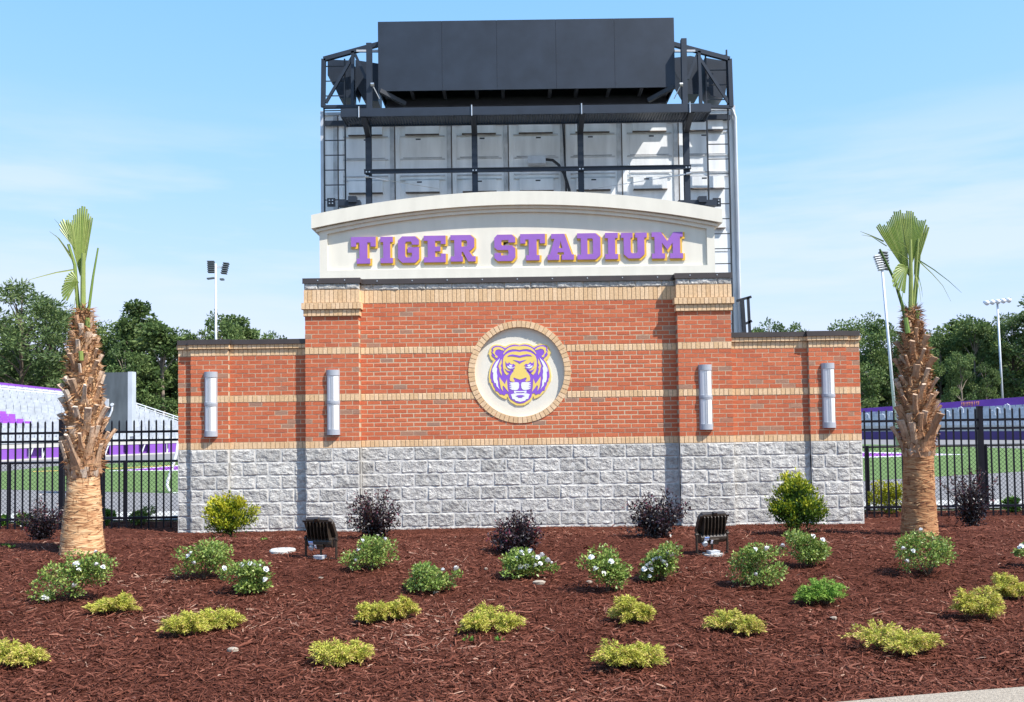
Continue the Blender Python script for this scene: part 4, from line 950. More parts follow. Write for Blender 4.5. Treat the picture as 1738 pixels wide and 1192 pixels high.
# lower clutter either side of the arch: stub beams and cable clamps
for sg, xs_ in ((-1, (575, 612)), (1, (1150, 1215))):
    mb = MB(); a, b = at(xs_[0], 347, 4.0), at(xs_[1], 341, 4.0); mb.box(min(a[0], b[0]), max(a[0], b[0]), 3.9, 4.1, a[2] - 0.05, a[2] + 0.06)
    c = at(600 if sg < 0 else 1192, 340, 3.95); mb.box(c[0] - 0.09, c[0] + 0.07, 3.85, 4.0, c[2] - 0.06, c[2] + 0.06); mb.build('base_beam', 'navy_steel', SB)
    c = at(562 if sg < 0 else 1217, 343, 4.2); mb = MB(); mb.box(c[0] - 0.08, c[0] + 0.08, 4.2, 4.24, c[2] - 0.09, c[2] + 0.08); PL = mb.build('gusset_plate', 'black_steel', SB)
    mb = MB()
    for dx in (-0.03, 0.03):
        for dz in (-0.03, 0.03): mb.box(c[0] + dx - 0.012, c[0] + dx + 0.012, 4.18, 4.199, c[2] + dz - 0.012, c[2] + dz + 0.012)
    mb.build('bolt', 'screw_metal', PL)
# small power box with its cable
c = at(911, 272.5, YS - 0.2); mb = MB(); mb.box(c[0] - 0.18, c[0] + 0.18, YS - 0.28, YS - 0.08, c[2] - 0.075, c[2] + 0.075); PB = mb.build('power_box', 'box_grey', SB)
mb = MB(); mb.tube([at(926, 271, YS - 0.2), at(938, 272, YS - 0.2), at(948, 280, YS - 0.2), at(958, 296, YS - 0.2), at(966, 322, YS - 0.2), at(968, 340, YS - 0.2)], 0.03, 8); mb.tube([at(955, 205, YS - 0.1), at(957, 240, YS - 0.1), at(960, 300, YS - 0.1), at(962, 335, YS - 0.1)], 0.018, 6); mb.build('cable', 'black_steel', SB)
# white conduit down the right edge, small bracket frame low on the right
x = x_r + 0.02
mb = MB(); mb.tube([(x - 0.05, YS - 0.1, z_t - 0.1), (x, YS - 0.1, z_t - 0.25), (x + 0.01, YS - 0.1, 1.0)], 0.035, 8); mb.build('conduit', 'pole_metal', SB)
mb = MB(); Yb = 4.4
mb.bar(at(1259.5, 510, Yb), at(1264, 575, Yb), 0.07, 0.07); mb.bar(at(1269.5, 505, Yb), at(1273, 575, Yb), 0.05, 0.05); mb.bar(at(1250, 511, Yb), at(1275, 504, Yb), 0.05, 0.05); mb.bar(at(1262, 551, Yb), at(1276, 545, Yb), 0.05, 0.05); mb.build('bracket_frame', 'black_steel', SB)

# loudspeakers hung in the side frames
def speaker(outline, Y, dp, label):
    b = at(outline[0][0], outline[0][1], Y); mb = MB()
    lp = [(at(x, y, Y)[0], at(x, y, Y)[2]) for x, y in outline]
    if area(lp) < 0: lp = lp[::-1]
    mb.prism([lp], Y, Y + dp); o = mb.build('loudspeaker', 'navy_steel', origin=(b[0], Y, b[2])); props(o, label, 'loudspeaker', 'dark loudspeakers beside the top box')
speaker([(556, 101), (598, 103), (597, 166), (576, 166), (560, 130), (556, 128)], 4.5, 0.55, 'dark wedge loudspeaker in the far left side frame of the scoreboard')
speaker([(603, 102), (642, 108), (642, 172), (618, 170), (606, 148), (603, 160)], 4.65, 0.55, 'dark loudspeaker between left frame and the top box')
speaker([(1145, 98), (1172, 95), (1186, 98), (1190, 130), (1187, 160), (1168, 160), (1155, 138), (1145, 120)], 4.65, 0.55, 'dark loudspeaker between right frame and the top box')
speaker([(1196, 98), (1232, 104), (1236, 130), (1231, 160), (1227, 167), (1206, 162), (1199, 150)], 4.5, 0.55, 'dark angular loudspeaker in the far right side frame of the scoreboard')
# ------------------------------------------------------------------ palms, freshly planted and trimmed
def boot_mesh(mb, base, az, el, L, w0, w1, tone, twist=0.0):
    """old leaf base: wide and clasping below, narrowing fast into a thick stub with a cut end"""
    out = np.array([math.cos(az), math.sin(az), 0.0]); side = np.array([-math.sin(az), math.cos(az), 0.0]); upv = np.array([0, 0, 1.0])
    n = 7; rows = []
    for i in range(n + 1):
        t = i / n
        e = el * (0.25 + 0.85 * t)                      # leans out more towards the tip
        p = base + upv * L * t * math.cos(e * 0.8) + out * L * t * math.sin(e)
        q = max(0.0, 1 - t / 0.55); w = w1 * (0.92 + 0.25 * max(0, t - 0.7)) + (w0 - w1) * q ** 1.5
        th = 0.012 + 0.016 * min(1, t / 0.5)
        nrm = out * math.cos(e) - upv * math.sin(e); sd = side * math.cos(twist * t) + nrm * math.sin(twist * t)
        wrap = 0.32 * q
        rows.append([p - sd * w / 2 - nrm * w * wrap, p - sd * w * 0.28 + nrm * th * 0.7, p + sd * w * 0.28 + nrm * th * 0.7, p + sd * w / 2 - nrm * w * wrap, p + sd * w * 0.28 - nrm * th * 0.6, p - sd * w * 0.28 - nrm * th * 0.6])
    V = [q for r in rows for q in r]; b = len(mb.v)
    for i in range(n):
        Fc = [(i * 6 + k, i * 6 + (k + 1) % 6, (i + 1) * 6 + (k + 1) % 6, (i + 1) * 6 + k) for k in range(6)]
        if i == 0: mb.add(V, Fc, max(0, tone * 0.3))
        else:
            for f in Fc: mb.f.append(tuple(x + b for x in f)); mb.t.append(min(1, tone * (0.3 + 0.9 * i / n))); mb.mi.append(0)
    mb.f.append(tuple(b + n * 6 + k for k in range(6))); mb.t.append(min(1, tone + 0.1)); mb.mi.append(0)
def fan_leaf(P, az, direction, n, a0, a1, L, name, root, seed, droop=0.0, cut=True, uplift=0.0):
    """pleated fan: n folded segments spread from a0 to a1 about 'direction' in the plane facing az"""
    rs = random.Random(seed)
    right = np.array([math.cos(az), math.sin(az), 0.0]); fwd = np.array([-math.sin(az), math.cos(az), 0.0]); upv = np.array([0, 0, 1.0])
    for i in range(n):
        t = (i + 0.5) / n; a = a0 + (a1 - a0) * t; da = (a1 - a0) / n * 0.5
        Ls = L * (1 + 0.10 * math.sin(7 * t + seed) + rs.uniform(-0.03, 0.03)) * (0.92 + 0.12 * math.sin(math.pi * t)); mb = MB(); rows = []
        for j in range(7):
            s = j / 6; r = Ls * s
            bend = droop * s * s * Ls * (0.3 + abs(a) * 0.5)
            def pt(an, dep): return P + right * (math.sin(an) * r) + upv * (math.cos(an) * r - bend) + fwd * (dep + uplift * s * s)
            fold = 0.24 * r * da + 0.001
            split = 1.03 if s < 0.9 else 1.03 - 0.22 * (s - 0.9) / 0.1
            rows.append([pt(a - da * split, fold * 1.2), pt(a, -fold), pt(a + da * split, fold * 1.2)])
        V = [q for r in rows for q in r]
        Fc = [(j * 3 + k, j * 3 + k + 1, (j + 1) * 3 + k + 1, (j + 1) * 3 + k) for j in range(6) for k in range(2)]
        mb.add(V, Fc, min(1, max(0, 0.55 + 0.22 * rs.random() + (0.2 if rs.random() < 0.15 else 0))))
        mb.build(name, 'palm_green', root, smooth=False)
def palm(base_px, prof, boot_y, top_y, label, seed, crown, tmat='palm_trunk', dull=1.0):
    B = ground(*base_px); rs = random.Random(seed); Yb = B[1]
    R_ = empty('palm_tree', B, label, 'palm tree', 'young trimmed palms flanking the wall')
    def zat(y): return at(base_px[0], y, Yb)[2]
    sc = (Yb + 14) / F
    # axis and radius along the trunk, from the photo's outline
    ys_ = [p[0] for p in prof]; xc = [at((p[1] + p[2]) / 2, p[0], Yb)[0] for p in prof]; rr = [(p[2] - p[1]) / 2 * sc * (0.86 if p[0] < boot_y - 15 else 1.0) for p in prof]; zz = [zat(p[0]) for p in prof]
    zz[0] = B[2] - 0.05
    def axis(z): return np.array([np.interp(z, zz, xc), Yb, z])
    def rad(z): return float(np.interp(z, zz, rr))
    nz_, na = 150, 44; z0, z1 = zz[0], zat(top_y); V = []
    for j in range(nz_ + 1):
        z = z0 + (z1 - z0) * j / nz_; c = axis(z); r0 = rad(z)
        for k in range(na):
            t = 2 * math.pi * k / na
            q = Vector((math.cos(t) * 1.6, math.sin(t) * 1.6, z * 9 + seed))
            sw_ = (z * 17 + 1.6 * noise.noise(Vector((math.cos(t) * 1.2, math.sin(t) * 1.2, z * 2.0 + seed)))) % 1.0
            r = r0 * (1 + 0.03 * noise.noise(q) + 0.02 * noise.noise(q * 2.7) + 0.012 * (0.5 - sw_))
            V.append((c[0] + r * math.cos(t), c[1] + r * math.sin(t), z))
    Fc = [(j * na + k, j * na + (k + 1) % na, (j + 1) * na + (k + 1) % na, (j + 1) * na + k) for j in range(nz_) for k in range(na)]
    np_mesh('trunk', V, Fc, tmat, R_, smooth=True)
    # leaf bases spiral up the upper trunk
    zb0, zb1 = zat(boot_y), zat(top_y + 22); nb_ = 74
    for i in range(nb_):
        t = i / (nb_ - 1); z = zb0 - 0.05 + (zb1 - zb0) * t
        a = i * 2.39996 + seed; c = axis(z); r = rad(z) * (0.93 if t > 0.06 else 0.97)
        base = np.array([c[0] + r * math.cos(a), c[1] + r * math.sin(a), z])
        mb = MB(); L = (0.30 - 0.16 * t) * rs.uniform(0.65, 1.25) * (1.25 if t < 0.1 else 1.0); 
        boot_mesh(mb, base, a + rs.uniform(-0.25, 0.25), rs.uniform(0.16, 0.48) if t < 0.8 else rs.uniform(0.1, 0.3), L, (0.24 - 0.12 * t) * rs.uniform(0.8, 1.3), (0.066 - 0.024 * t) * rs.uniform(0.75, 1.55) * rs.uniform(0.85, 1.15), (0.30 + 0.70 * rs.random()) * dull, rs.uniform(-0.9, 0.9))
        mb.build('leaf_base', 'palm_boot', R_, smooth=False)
    # coarse fibre between them
    n = 2900; t = RNG.random(n) ** 0.8; z = zb0 + 0.02 + (zat(top_y) - zb0) * t; a = RNG.random(n) * 2 * math.pi
    C = np.array([axis(q) for q in z]); r = np.array([rad(q) for q in z]) * (0.95 + 0.05 * RNG.random(n))
    P = np.stack([C[:, 0] + r * np.cos(a), C[:, 1] + r * np.sin(a), z], 1)
    D = np.stack([-np.sin(a) * RNG.normal(0, 1, n) + 0.35 * np.cos(a), np.cos(a) * RNG.normal(0, 1, n) + 0.35 * np.sin(a), RNG.normal(0.1, 0.55, n)], 1)
    V, Fc = leaf_cloud(P, D, 0.05 + 0.09 * RNG.random(n), 0.006 + 0.012 * RNG.random(n), up=np.stack([np.cos(a), np.sin(a), 0 * a], 1))
    o = np_mesh('fibre', V, Fc, 'palm_fibre', R_, tone=RNG.random(n)); o['kind'] = 'stuff'
    n = 200; z = B[2] + (zb0 - B[2]) * RNG.random(n); a = RNG.random(n) * 2 * math.pi; C = np.array([axis(q) for q in z]); r = np.array([rad(q) for q in z]) * 1.005
    P = np.stack([C[:, 0] + r * np.cos(a), C[:, 1] + r * np.sin(a), z], 1); sg_ = np.sign(RNG.normal(size=n))
    D = np.stack([-np.sin(a) * sg_ + 0.10 * np.cos(a), np.cos(a) * sg_ + 0.10 * np.sin(a), RNG.normal(0, 0.16, n)], 1)
    V, Fc = leaf_cloud(P, D, 0.025 + 0.055 * RNG.random(n), 0.004 + 0.006 * RNG.random(n), up=np.stack([np.cos(a), np.sin(a), 0.6 + 0 * a], 1), fold=0.1)
    o = np_mesh('bark_flakes', V, Fc, 'palm_fibre', R_, tone=np.clip(RNG.normal(0.75, 0.25, n), 0, 1)); o['kind'] = 'stuff'
    # ragged skirt where the bases were trimmed off
    mb = MB()
    for k in range(70):
        a = k / 70 * 2 * math.pi; zq = zb0 - 0.02; c = axis(zq); r = rad(zq - 0.05) * 1.02
        p = np.array([c[0] + r * math.cos(a), c[1] + r * math.sin(a), zq + rs.uniform(-0.03, 0.02)]); h = rs.uniform(0.03, 0.10)
        s = np.array([-math.sin(a), math.cos(a), 0]) * rs.uniform(0.012, 0.03); o_ = np.array([math.cos(a), math.sin(a), 0])
        mb.add([p - s, p + s, p + s * 0.7 + np.array([0, 0, h]) + o_ * 0.02, p - s * 0.7 + np.array([0, 0, h]) + o_ * 0.012], [(0, 1, 2, 3)], rs.random())
    o = mb.build('trimmed_skirt', 'palm_boot', R_); o['kind'] = 'stuff'
    crown(R_, B, Yb, axis, zat, sc)
def stalk(R_, Yb, pts, r0, r1, tone=0.6, cut=True):
    P = [at(x, y, Yb + dy) for x, y, dy in pts]; mb = MB(); n = len(P)
    mb.tube(P, [r0 + (r1 - r0) * i / (n - 1) for i in range(n)], 8, tone, caps=True); o = mb.build('leaf_stalk', 'palm_green', R_, smooth=False)
    return P[-1]
def blade(R_, Yb, pts, w, tone=0.6, nm='leaf_strip'):
    P = [at(x, y, Yb + dy) for x, y, dy in pts]; mb = MB(); V = []
    # smooth the path a little
    Q = []
    for i in range(len(P) - 1):
        for s in (0, 0.25, 0.5, 0.75): Q.append(P[i] * (1 - s) + P[i + 1] * s)
    Q.append(P[-1]); n = len(Q)
    for i, p in enumerate(Q):
        t = i / (n - 1); d = Q[min(i + 1, n - 1)] - Q[max(i - 1, 0)]; s = np.cross(d, [0, 1, 0.2]); s /= (np.linalg.norm(s) + 1e-9)
        ww = w * (1 - 0.8 * t); V += [p - s * ww / 2, p + np.array([0, 0.25 * ww, 0]), p + s * ww / 2]
    Fc = [(i * 3 + k, i * 3 + k + 1, (i + 1) * 3 + k + 1, (i + 1) * 3 + k) for i in range(n - 1) for k in range(2)]
    mb.add(V, Fc, tone); mb.build(nm, 'palm_green', R_, smooth=True)
def crown_left(R_, B, Yb, axis, zat, sc):
    stalk(R_, Yb, [(141, 535, 0), (141, 470, 0), (142, 430, 0)], 0.032, 0.022, 0.75)
    stalk(R_, Yb, [(134, 535, 0.02), (129, 480, 0.02), (127, 450, 0.03), (116, 415, 0.03)], 0.024, 0.016, 0.6)
    stalk(R_, Yb, [(150, 530, 0.05), (158, 470, 0.07), (166.5, 421, 0.09)], 0.017, 0.009, 0.5)
    stalk(R_, Yb, [(149, 556, -0.05), (148, 540, -0.05)], 0.026, 0.026, 0.6)
    stalk(R_, Yb, [(138, 612, -0.17), (137, 596, -0.18)], 0.026, 0.024, 0.7)
    fan_leaf(at(136, 470, Yb + 0.03), 0.15, 0, 13, -0.25, 0.17, 0.70, 'leaf_segment', R_, 3, droop=-0.03)
    fan_leaf(at(128, 425, Yb + 0.02), 0.1, 0, 7, -0.62, -0.10, 0.34, 'leaf_segment', R_, 5, droop=0.10)
    fan_leaf(at(141, 470, Yb + 0.06), -0.3, 0, 6, -0.03, 0.20, 0.64, 'leaf_segment', R_, 8)
    fan_leaf(at(134, 480, Yb - 0.05), 0.3, 0, 12, -2.4, -0.4, 0.17, 'leaf_segment', R_, 13, droop=0.35)
    for pts, w in (([(122, 440, 0), (108, 418, -0.03), (95, 400, -0.03)], 0.02), ([(118, 430, 0), (100, 405, 0), (84, 393, 0)], 0.016), ([(125, 458, 0), (95, 463, -0.05), (68, 470, -0.1), (40, 478, -0.15)], 0.018), ([(124, 462, -0.05), (112, 475, -0.1), (107, 500, -0.1)], 0.014), ([(128, 470, -0.05), (118, 495, -0.08), (110, 515, -0.08)], 0.014), ([(131, 480, -0.06), (126, 520, -0.08), (127, 560, -0.08)], 0.01), ([(120, 405, 0), (104, 385, 0.03), (92, 372, 0.05)], 0.012)):
        blade(R_, Yb, pts, w, random.uniform(0.3, 1.0))
def crown_right(R_, B, Yb, axis, zat, sc):
    stalk(R_, Yb, [(1546, 530, -0.02), (1546, 470, -0.03), (1545, 407, -0.04)], 0.030, 0.019, 0.8)
    stalk(R_, Yb, [(1538, 548, 0.0), (1532, 520, 0.0), (1518, 475, 0.0), (1493, 423, 0.0)], 0.024, 0.012, 0.1)
    stalk(R_, Yb, [(1553, 520, 0.04), (1558, 465, 0.05), (1562, 421, 0.06)], 0.017, 0.012, 0.15)
    stalk(R_, Yb, [(1550, 520, 0.0), (1555, 460, 0.0), (1559, 405, 0.0)], 0.016, 0.010, 0.8)
    stalk(R_, Yb, [(1556, 542, -0.04), (1557, 528, -0.04)], 0.024, 0.028, 0.6)
    stalk(R_, Yb, [(1541, 566, -0.12), (1537, 540, -0.10)], 0.03, 0.026, 0.5)
    fan_leaf(at(1543, 470, Yb + 0.05), 0.25, 0, 17, -0.66, -0.02, 0.70, 'leaf_segment', R_, 21, droop=-0.05)
    fan_leaf(at(1546, 455, Yb + 0.02), -0.15, 0, 14, -0.16, 0.34, 0.60, 'leaf_segment', R_, 25, droop=-0.05)
    fan_leaf(at(1551, 470, Yb + 0.07), -0.4, 0, 6, 0.05, 0.32, 0.58, 'leaf_segment', R_, 27)
    fan_leaf(at(1541, 455, Yb - 0.06), 0.3, 0, 10, -2.9, -0.9, 0.20, 'leaf_segment', R_, 29, droop=0.45)
    for pts, w in (([(1558, 441, 0), (1585, 458, -0.03), (1610, 477, -0.05), (1632, 497, -0.07)], 0.016), ([(1559, 443, 0), (1582, 465, -0.03), (1600, 485, -0.05), (1614, 512, -0.06)], 0.014), ([(1542, 440, -0.05), (1525, 428, -0.1), (1506, 424, -0.1)], 0.016), ([(1540, 420, -0.05), (1528, 412, -0.08), (1516, 408, -0.08)], 0.012), ([(1540, 452, -0.06), (1530, 480, -0.1), (1524, 505, -0.1)], 0.018), ([(1537, 470, -0.06), (1531, 505, -0.1), (1529, 535, -0.1)], 0.012), ([(1556, 470, -0.02), (1561, 495, -0.05), (1563, 515, -0.05)], 0.012), ([(1558, 465, 0.02), (1564, 490, 0), (1566, 505, 0)], 0.010), ([(1500, 410, 0.05), (1478, 400, 0.05), (1460, 393, 0.05)], 0.018), ([(1505, 418, 0.05), (1480, 402, 0.06), (1462, 399, 0.06)], 0.012)):
        blade(R_, Yb, pts, w, random.uniform(0.3, 1.0))
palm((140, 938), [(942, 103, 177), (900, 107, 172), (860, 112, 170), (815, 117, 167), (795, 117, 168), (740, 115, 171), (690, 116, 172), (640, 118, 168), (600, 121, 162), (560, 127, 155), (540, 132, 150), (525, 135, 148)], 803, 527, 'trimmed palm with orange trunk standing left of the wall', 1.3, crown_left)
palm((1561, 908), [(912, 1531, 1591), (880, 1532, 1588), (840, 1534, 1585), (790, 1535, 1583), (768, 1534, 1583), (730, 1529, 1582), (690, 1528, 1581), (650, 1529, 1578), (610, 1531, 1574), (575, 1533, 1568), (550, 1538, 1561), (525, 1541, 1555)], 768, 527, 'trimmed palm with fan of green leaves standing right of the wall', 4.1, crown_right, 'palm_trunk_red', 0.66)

# ------------------------------------------------------------------ planting in the bed
def stems(pts_list, name, parent, m='shrub_stem', r=0.006):
    for P in pts_list:
        mb = MB(); n = len(P); mb.tube(P, [r * (1 - 0.6 * i / (n - 1)) for i in range(n)], 5, caps=False); mb.build(name, m, parent)
def unit(v): return v / (np.linalg.norm(v, axis=1, keepdims=True) + 1e-9)
FLOWER = None
def flower_mesh():
    mb = MB(); rs = random.Random(4)
    for ring_, (n, el, L) in enumerate(((7, 0.25, 0.027), (6, 0.75, 0.023), (5, 1.15, 0.018))):
        for k in range(n):
            a = 2 * math.pi * (k + 0.5 * ring_) / n + rs.uniform(-0.2, 0.2)
            d = np.array([math.cos(a) * math.cos(el), math.sin(a) * math.cos(el), math.sin(el)]); s = np.array([-math.sin(a), math.cos(a), 0]) * L * 0.5
            o_ = np.array([0, 0, 0.006 * ring_])
            mb.add([o_, o_ + d * L * 0.55 + s, o_ + d * L, o_ + d * L * 0.55 - s], [(0, 1, 2, 3)])
    me = bpy.data.meshes.new('flower'); me.from_pydata(mb.v, [], mb.f); me.materials.append(MATS['petal']); return me
FLOWER = flower_mesh()
def sized(x0, x1, y0, y1, by=None):
    """foot on the ground, width, height and depth of a plant from its outline in the photo"""
    B = ground((x0 + x1) / 2, by or (y1 - 3)); s = (B[1] + 14) / F
    return B, (x1 - x0) * s, max(0.08, ((by or y1) - y0) * s)
def clumps(B, w, h, n, seed, lean=0.0, low=0.18, dep=0.8):
    rs = np.random.default_rng(seed); c = []
    for i in range(n):
        a = rs.random() * 2 * math.pi; q = rs.random() ** 0.6; zz = low + (0.86 - low) * rs.random()
        c.append((B[0] + lean * w * (zz - 0.5) + 0.33 * w * q * math.cos(a), B[1] + 0.33 * dep * w * q * math.sin(a), B[2] + h * zz, (0.17 + 0.10 * rs.random())))
    return c
def rose(box, label, seed, fl, n=2300, lean=0.0):
    B, w, h = sized(*box); rs = np.random.default_rng(seed)
    R_ = empty('rose_bush', B, label, 'rose bush', 'white roses in the bed')
    cl = [(x, y, z, r * 0.86) for x, y, z, r in clumps(B, w * 1.12, h, 13, seed, lean)]
    for (fx, fy) in fl:
        p = at(fx, fy, B[1] - 0.18 * w); cl.append((p[0], p[1] + 0.03, max(B[2] + 0.05, p[2] - 0.05), 0.10))
    P, D = [], []
    for (x, y, z, r) in cl:
        k = int(n / 13 * min(1.0, (r / 0.19) ** 1.5)); d = unit(rs.normal(size=(k, 3))); rad = r * (0.35 + 0.75 * rs.random(k) ** 0.5)
        P.append(np.array([x, y, z]) + d * rad[:, None] * np.array([w, w * 0.8, max(h, 0.3 * w) * 0.9])); D.append(d * 0.6 + rs.normal(size=(k, 3)) * 0.55 + np.array([0, 0, 0.25]))
    P = np.concatenate(P); D = np.concatenate(D); ok = P[:, 2] > B[2] + 0.03; P, D = P[ok], D[ok]
    V, Fc = leaf_cloud(P, D, 0.018 + 0.020 * rs.random(len(P)), 0.011 + 0.010 * rs.random(len(P)))
    hh = (P[:, 2] - B[2]) / (h + 1e-3)
    np_mesh('foliage', V, Fc, 'rose_leaf', R_, tone=np.clip(rs.normal(0.55, 0.23, len(P)) + 0.25 * (rs.random(len(P)) < 0.12), 0, 1))['kind'] = 'stuff'
    stems([[B + np.array([0, 0, -0.02]), (B + np.array([c[0], c[1], c[2]])) / 2 + np.array([0, 0, 0.01]), np.array(c[:3])] for c in cl[:9]], 'stem', R_)
    for (fx, fy) in fl:
        p = at(fx, fy, B[1] - 0.22 * w); f = put('flower', FLOWER, p, R_); s = random.uniform(0.8, 1.2); f.scale = (s, s, s); f.rotation_euler = (random.uniform(0.3, 1.1), random.uniform(-0.4, 0.4), random.uniform(0, 6))
ROSES = [((57, 182, 938, 1022), 'largest left rose bush with white blooms in front of the left palm', [(128, 960), (134, 967), (165, 960), (174, 964), (78, 1018), (74, 1016), (127, 995), (163, 938), (131, 958)], 0.5),
 ((293, 398, 920, 985), 'thin rose bush just below the golden cypress at the left', [(325, 940), (328, 957), (320, 945)], 0.35),
 ((373, 470, 955, 1010), 'rose bush with white flower heads along its top, second from the left palm side', [(412, 961), (425, 958), (432, 961), (443, 962), (451, 967), (380, 965), (451, 985)], 0.0),
 ((580, 682, 912, 972), 'rose bush with two white blooms right of the left floodlight', [(614, 918), (652, 916), (609, 934), (602, 952)], 0.0),
 ((686, 780, 957, 1007), 'low rose bush left of the middle with two white flowers', [(752, 970), (775, 966)], 0.0),
 ((845, 943, 934, 983), 'rose bush densely dotted with white flowers below the emblem', [(884, 937), (901, 936), (904, 947), (912, 947), (920, 943), (917, 957), (895, 962), (910, 961), (884, 963), (938, 957), (885, 941), (930, 952), (875, 950)], 0.0),
 ((980, 1082, 935, 1008), 'wide ragged rose bush with three white flowers right of the middle', [(1004, 947), (1012, 967), (1024, 974), (1037, 954)], -0.3),
 ((1085, 1166, 918, 990), 'leaning rose bush with a chain of white flowers beside the right floodlight', [(1097, 961), (1103, 958), (1111, 952), (1119, 949), (1122, 954), (1135, 939), (1142, 943), (1104, 968), (1130, 956), (1094, 967), (1113, 949), (1129, 960), (1103, 979)], 0.4),
 ((1240, 1336, 927, 1000), 'tall rose bush below the right golden cypress with one bloom at its side', [(1281, 933), (1282, 976), (1303, 932)], 0.1),
 ((1335, 1416, 905, 965), 'rounded rose bush in front of the right golden cypress', [(1379, 911), (1396, 917), (1328, 928)], 0.0),
 ((1527, 1622, 903, 980), 'full rose bush in front of the right palm', [(1534, 933), (1538, 954), (1564, 902), (1549, 936)], 0.0),
 ((1728, 1790, 918, 968), 'rose bush cut off by the right edge of the picture', [(1734, 927), (1731, 930)], 0.0)]
for i, (bx, lb, fl, ln_) in enumerate(ROSES): rose(bx, lb, 100 + i, fl, lean=ln_)

def juniper(box, label, seed, m='juniper_leaf', n=7000, warm=0.0):
    B, w, h = sized(*box); rs = np.random.default_rng(seed)
    R_ = empty('juniper', B, label, 'juniper', 'low golden junipers in the front of the bed')
    P, D, tn, st = [], [], [], []
    nl = 3 if w > 0.36 else 2
    lobes = [(B + np.array([(q - (nl - 1) / 2) * 0.36 * w * (2.0 / nl) + rs.normal(0, 0.03) * w, rs.normal(0, 0.10) * w, 0.0]), 0.55 + 0.45 * rs.random()) for q in range(nl)]
    for c, sz in lobes:
        nb_ = 30
        for i in range(nb_):
            a = 2 * math.pi * (i + rs.random()) / nb_; L = 0.46 * w * sz * (0.30 + 0.85 * rs.random()); top = 1.12 * h * sz * (0.30 + 0.80 * rs.random()) * (1.15 - 0.5 * L / (0.4 * w))
            d = np.array([math.cos(a), 0.8 * math.sin(a), 0.0]); k = n // (nb_ * nl); t = 0.10 + 0.90 * rs.random(k) ** 0.75
            zc = top * np.sin(np.pi * (0.12 + 0.62 * t)) * (0.6 + 0.4 * t)
            p = c + d * (L * t)[:, None]; p[:, 2] = B[2] + 0.010 + zc + rs.normal(0, 0.007, k); p[:, :2] += rs.normal(0, 0.010, (k, 2))
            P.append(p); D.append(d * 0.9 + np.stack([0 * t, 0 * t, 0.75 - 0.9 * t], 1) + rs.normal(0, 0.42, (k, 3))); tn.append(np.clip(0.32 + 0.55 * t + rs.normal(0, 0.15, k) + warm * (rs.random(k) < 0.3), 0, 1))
            if i % 5 == 0: st.append([c + np.array([0, 0, -0.01]), c + d * L * 0.4 + np.array([0, 0, top * 0.6]), c + d * L * 0.75 + np.array([0, 0, top * 0.7])])
    P = np.concatenate(P); D = np.concatenate(D); tn = np.concatenate(tn)
    V, Fc = leaf_cloud(P, D, 0.014 + 0.020 * rs.random(len(P)), 0.004 + 0.004 * rs.random(len(P)))
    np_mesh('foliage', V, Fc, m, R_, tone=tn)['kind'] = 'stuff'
    stems(st, 'stem', R_, r=0.004)
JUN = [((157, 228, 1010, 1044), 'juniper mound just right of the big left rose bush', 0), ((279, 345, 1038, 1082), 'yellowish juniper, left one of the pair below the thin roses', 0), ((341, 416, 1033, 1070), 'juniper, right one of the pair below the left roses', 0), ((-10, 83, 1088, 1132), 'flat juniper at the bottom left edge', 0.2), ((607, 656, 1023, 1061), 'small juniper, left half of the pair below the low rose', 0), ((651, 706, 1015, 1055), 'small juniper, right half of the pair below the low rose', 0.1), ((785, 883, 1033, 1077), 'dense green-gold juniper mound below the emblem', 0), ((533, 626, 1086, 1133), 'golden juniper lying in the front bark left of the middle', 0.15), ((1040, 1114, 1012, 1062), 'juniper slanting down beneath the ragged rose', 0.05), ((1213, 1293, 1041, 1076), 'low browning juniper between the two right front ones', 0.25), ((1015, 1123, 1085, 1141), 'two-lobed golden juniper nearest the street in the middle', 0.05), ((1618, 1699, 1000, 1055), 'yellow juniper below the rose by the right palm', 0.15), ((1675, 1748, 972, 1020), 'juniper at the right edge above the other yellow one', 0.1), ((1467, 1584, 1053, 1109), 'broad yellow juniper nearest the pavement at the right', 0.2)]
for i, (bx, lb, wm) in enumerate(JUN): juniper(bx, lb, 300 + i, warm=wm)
juniper((1357, 1432, 983, 1032), 'bright green juniper, the only one without yellow', 350, m='green_juniper_leaf')

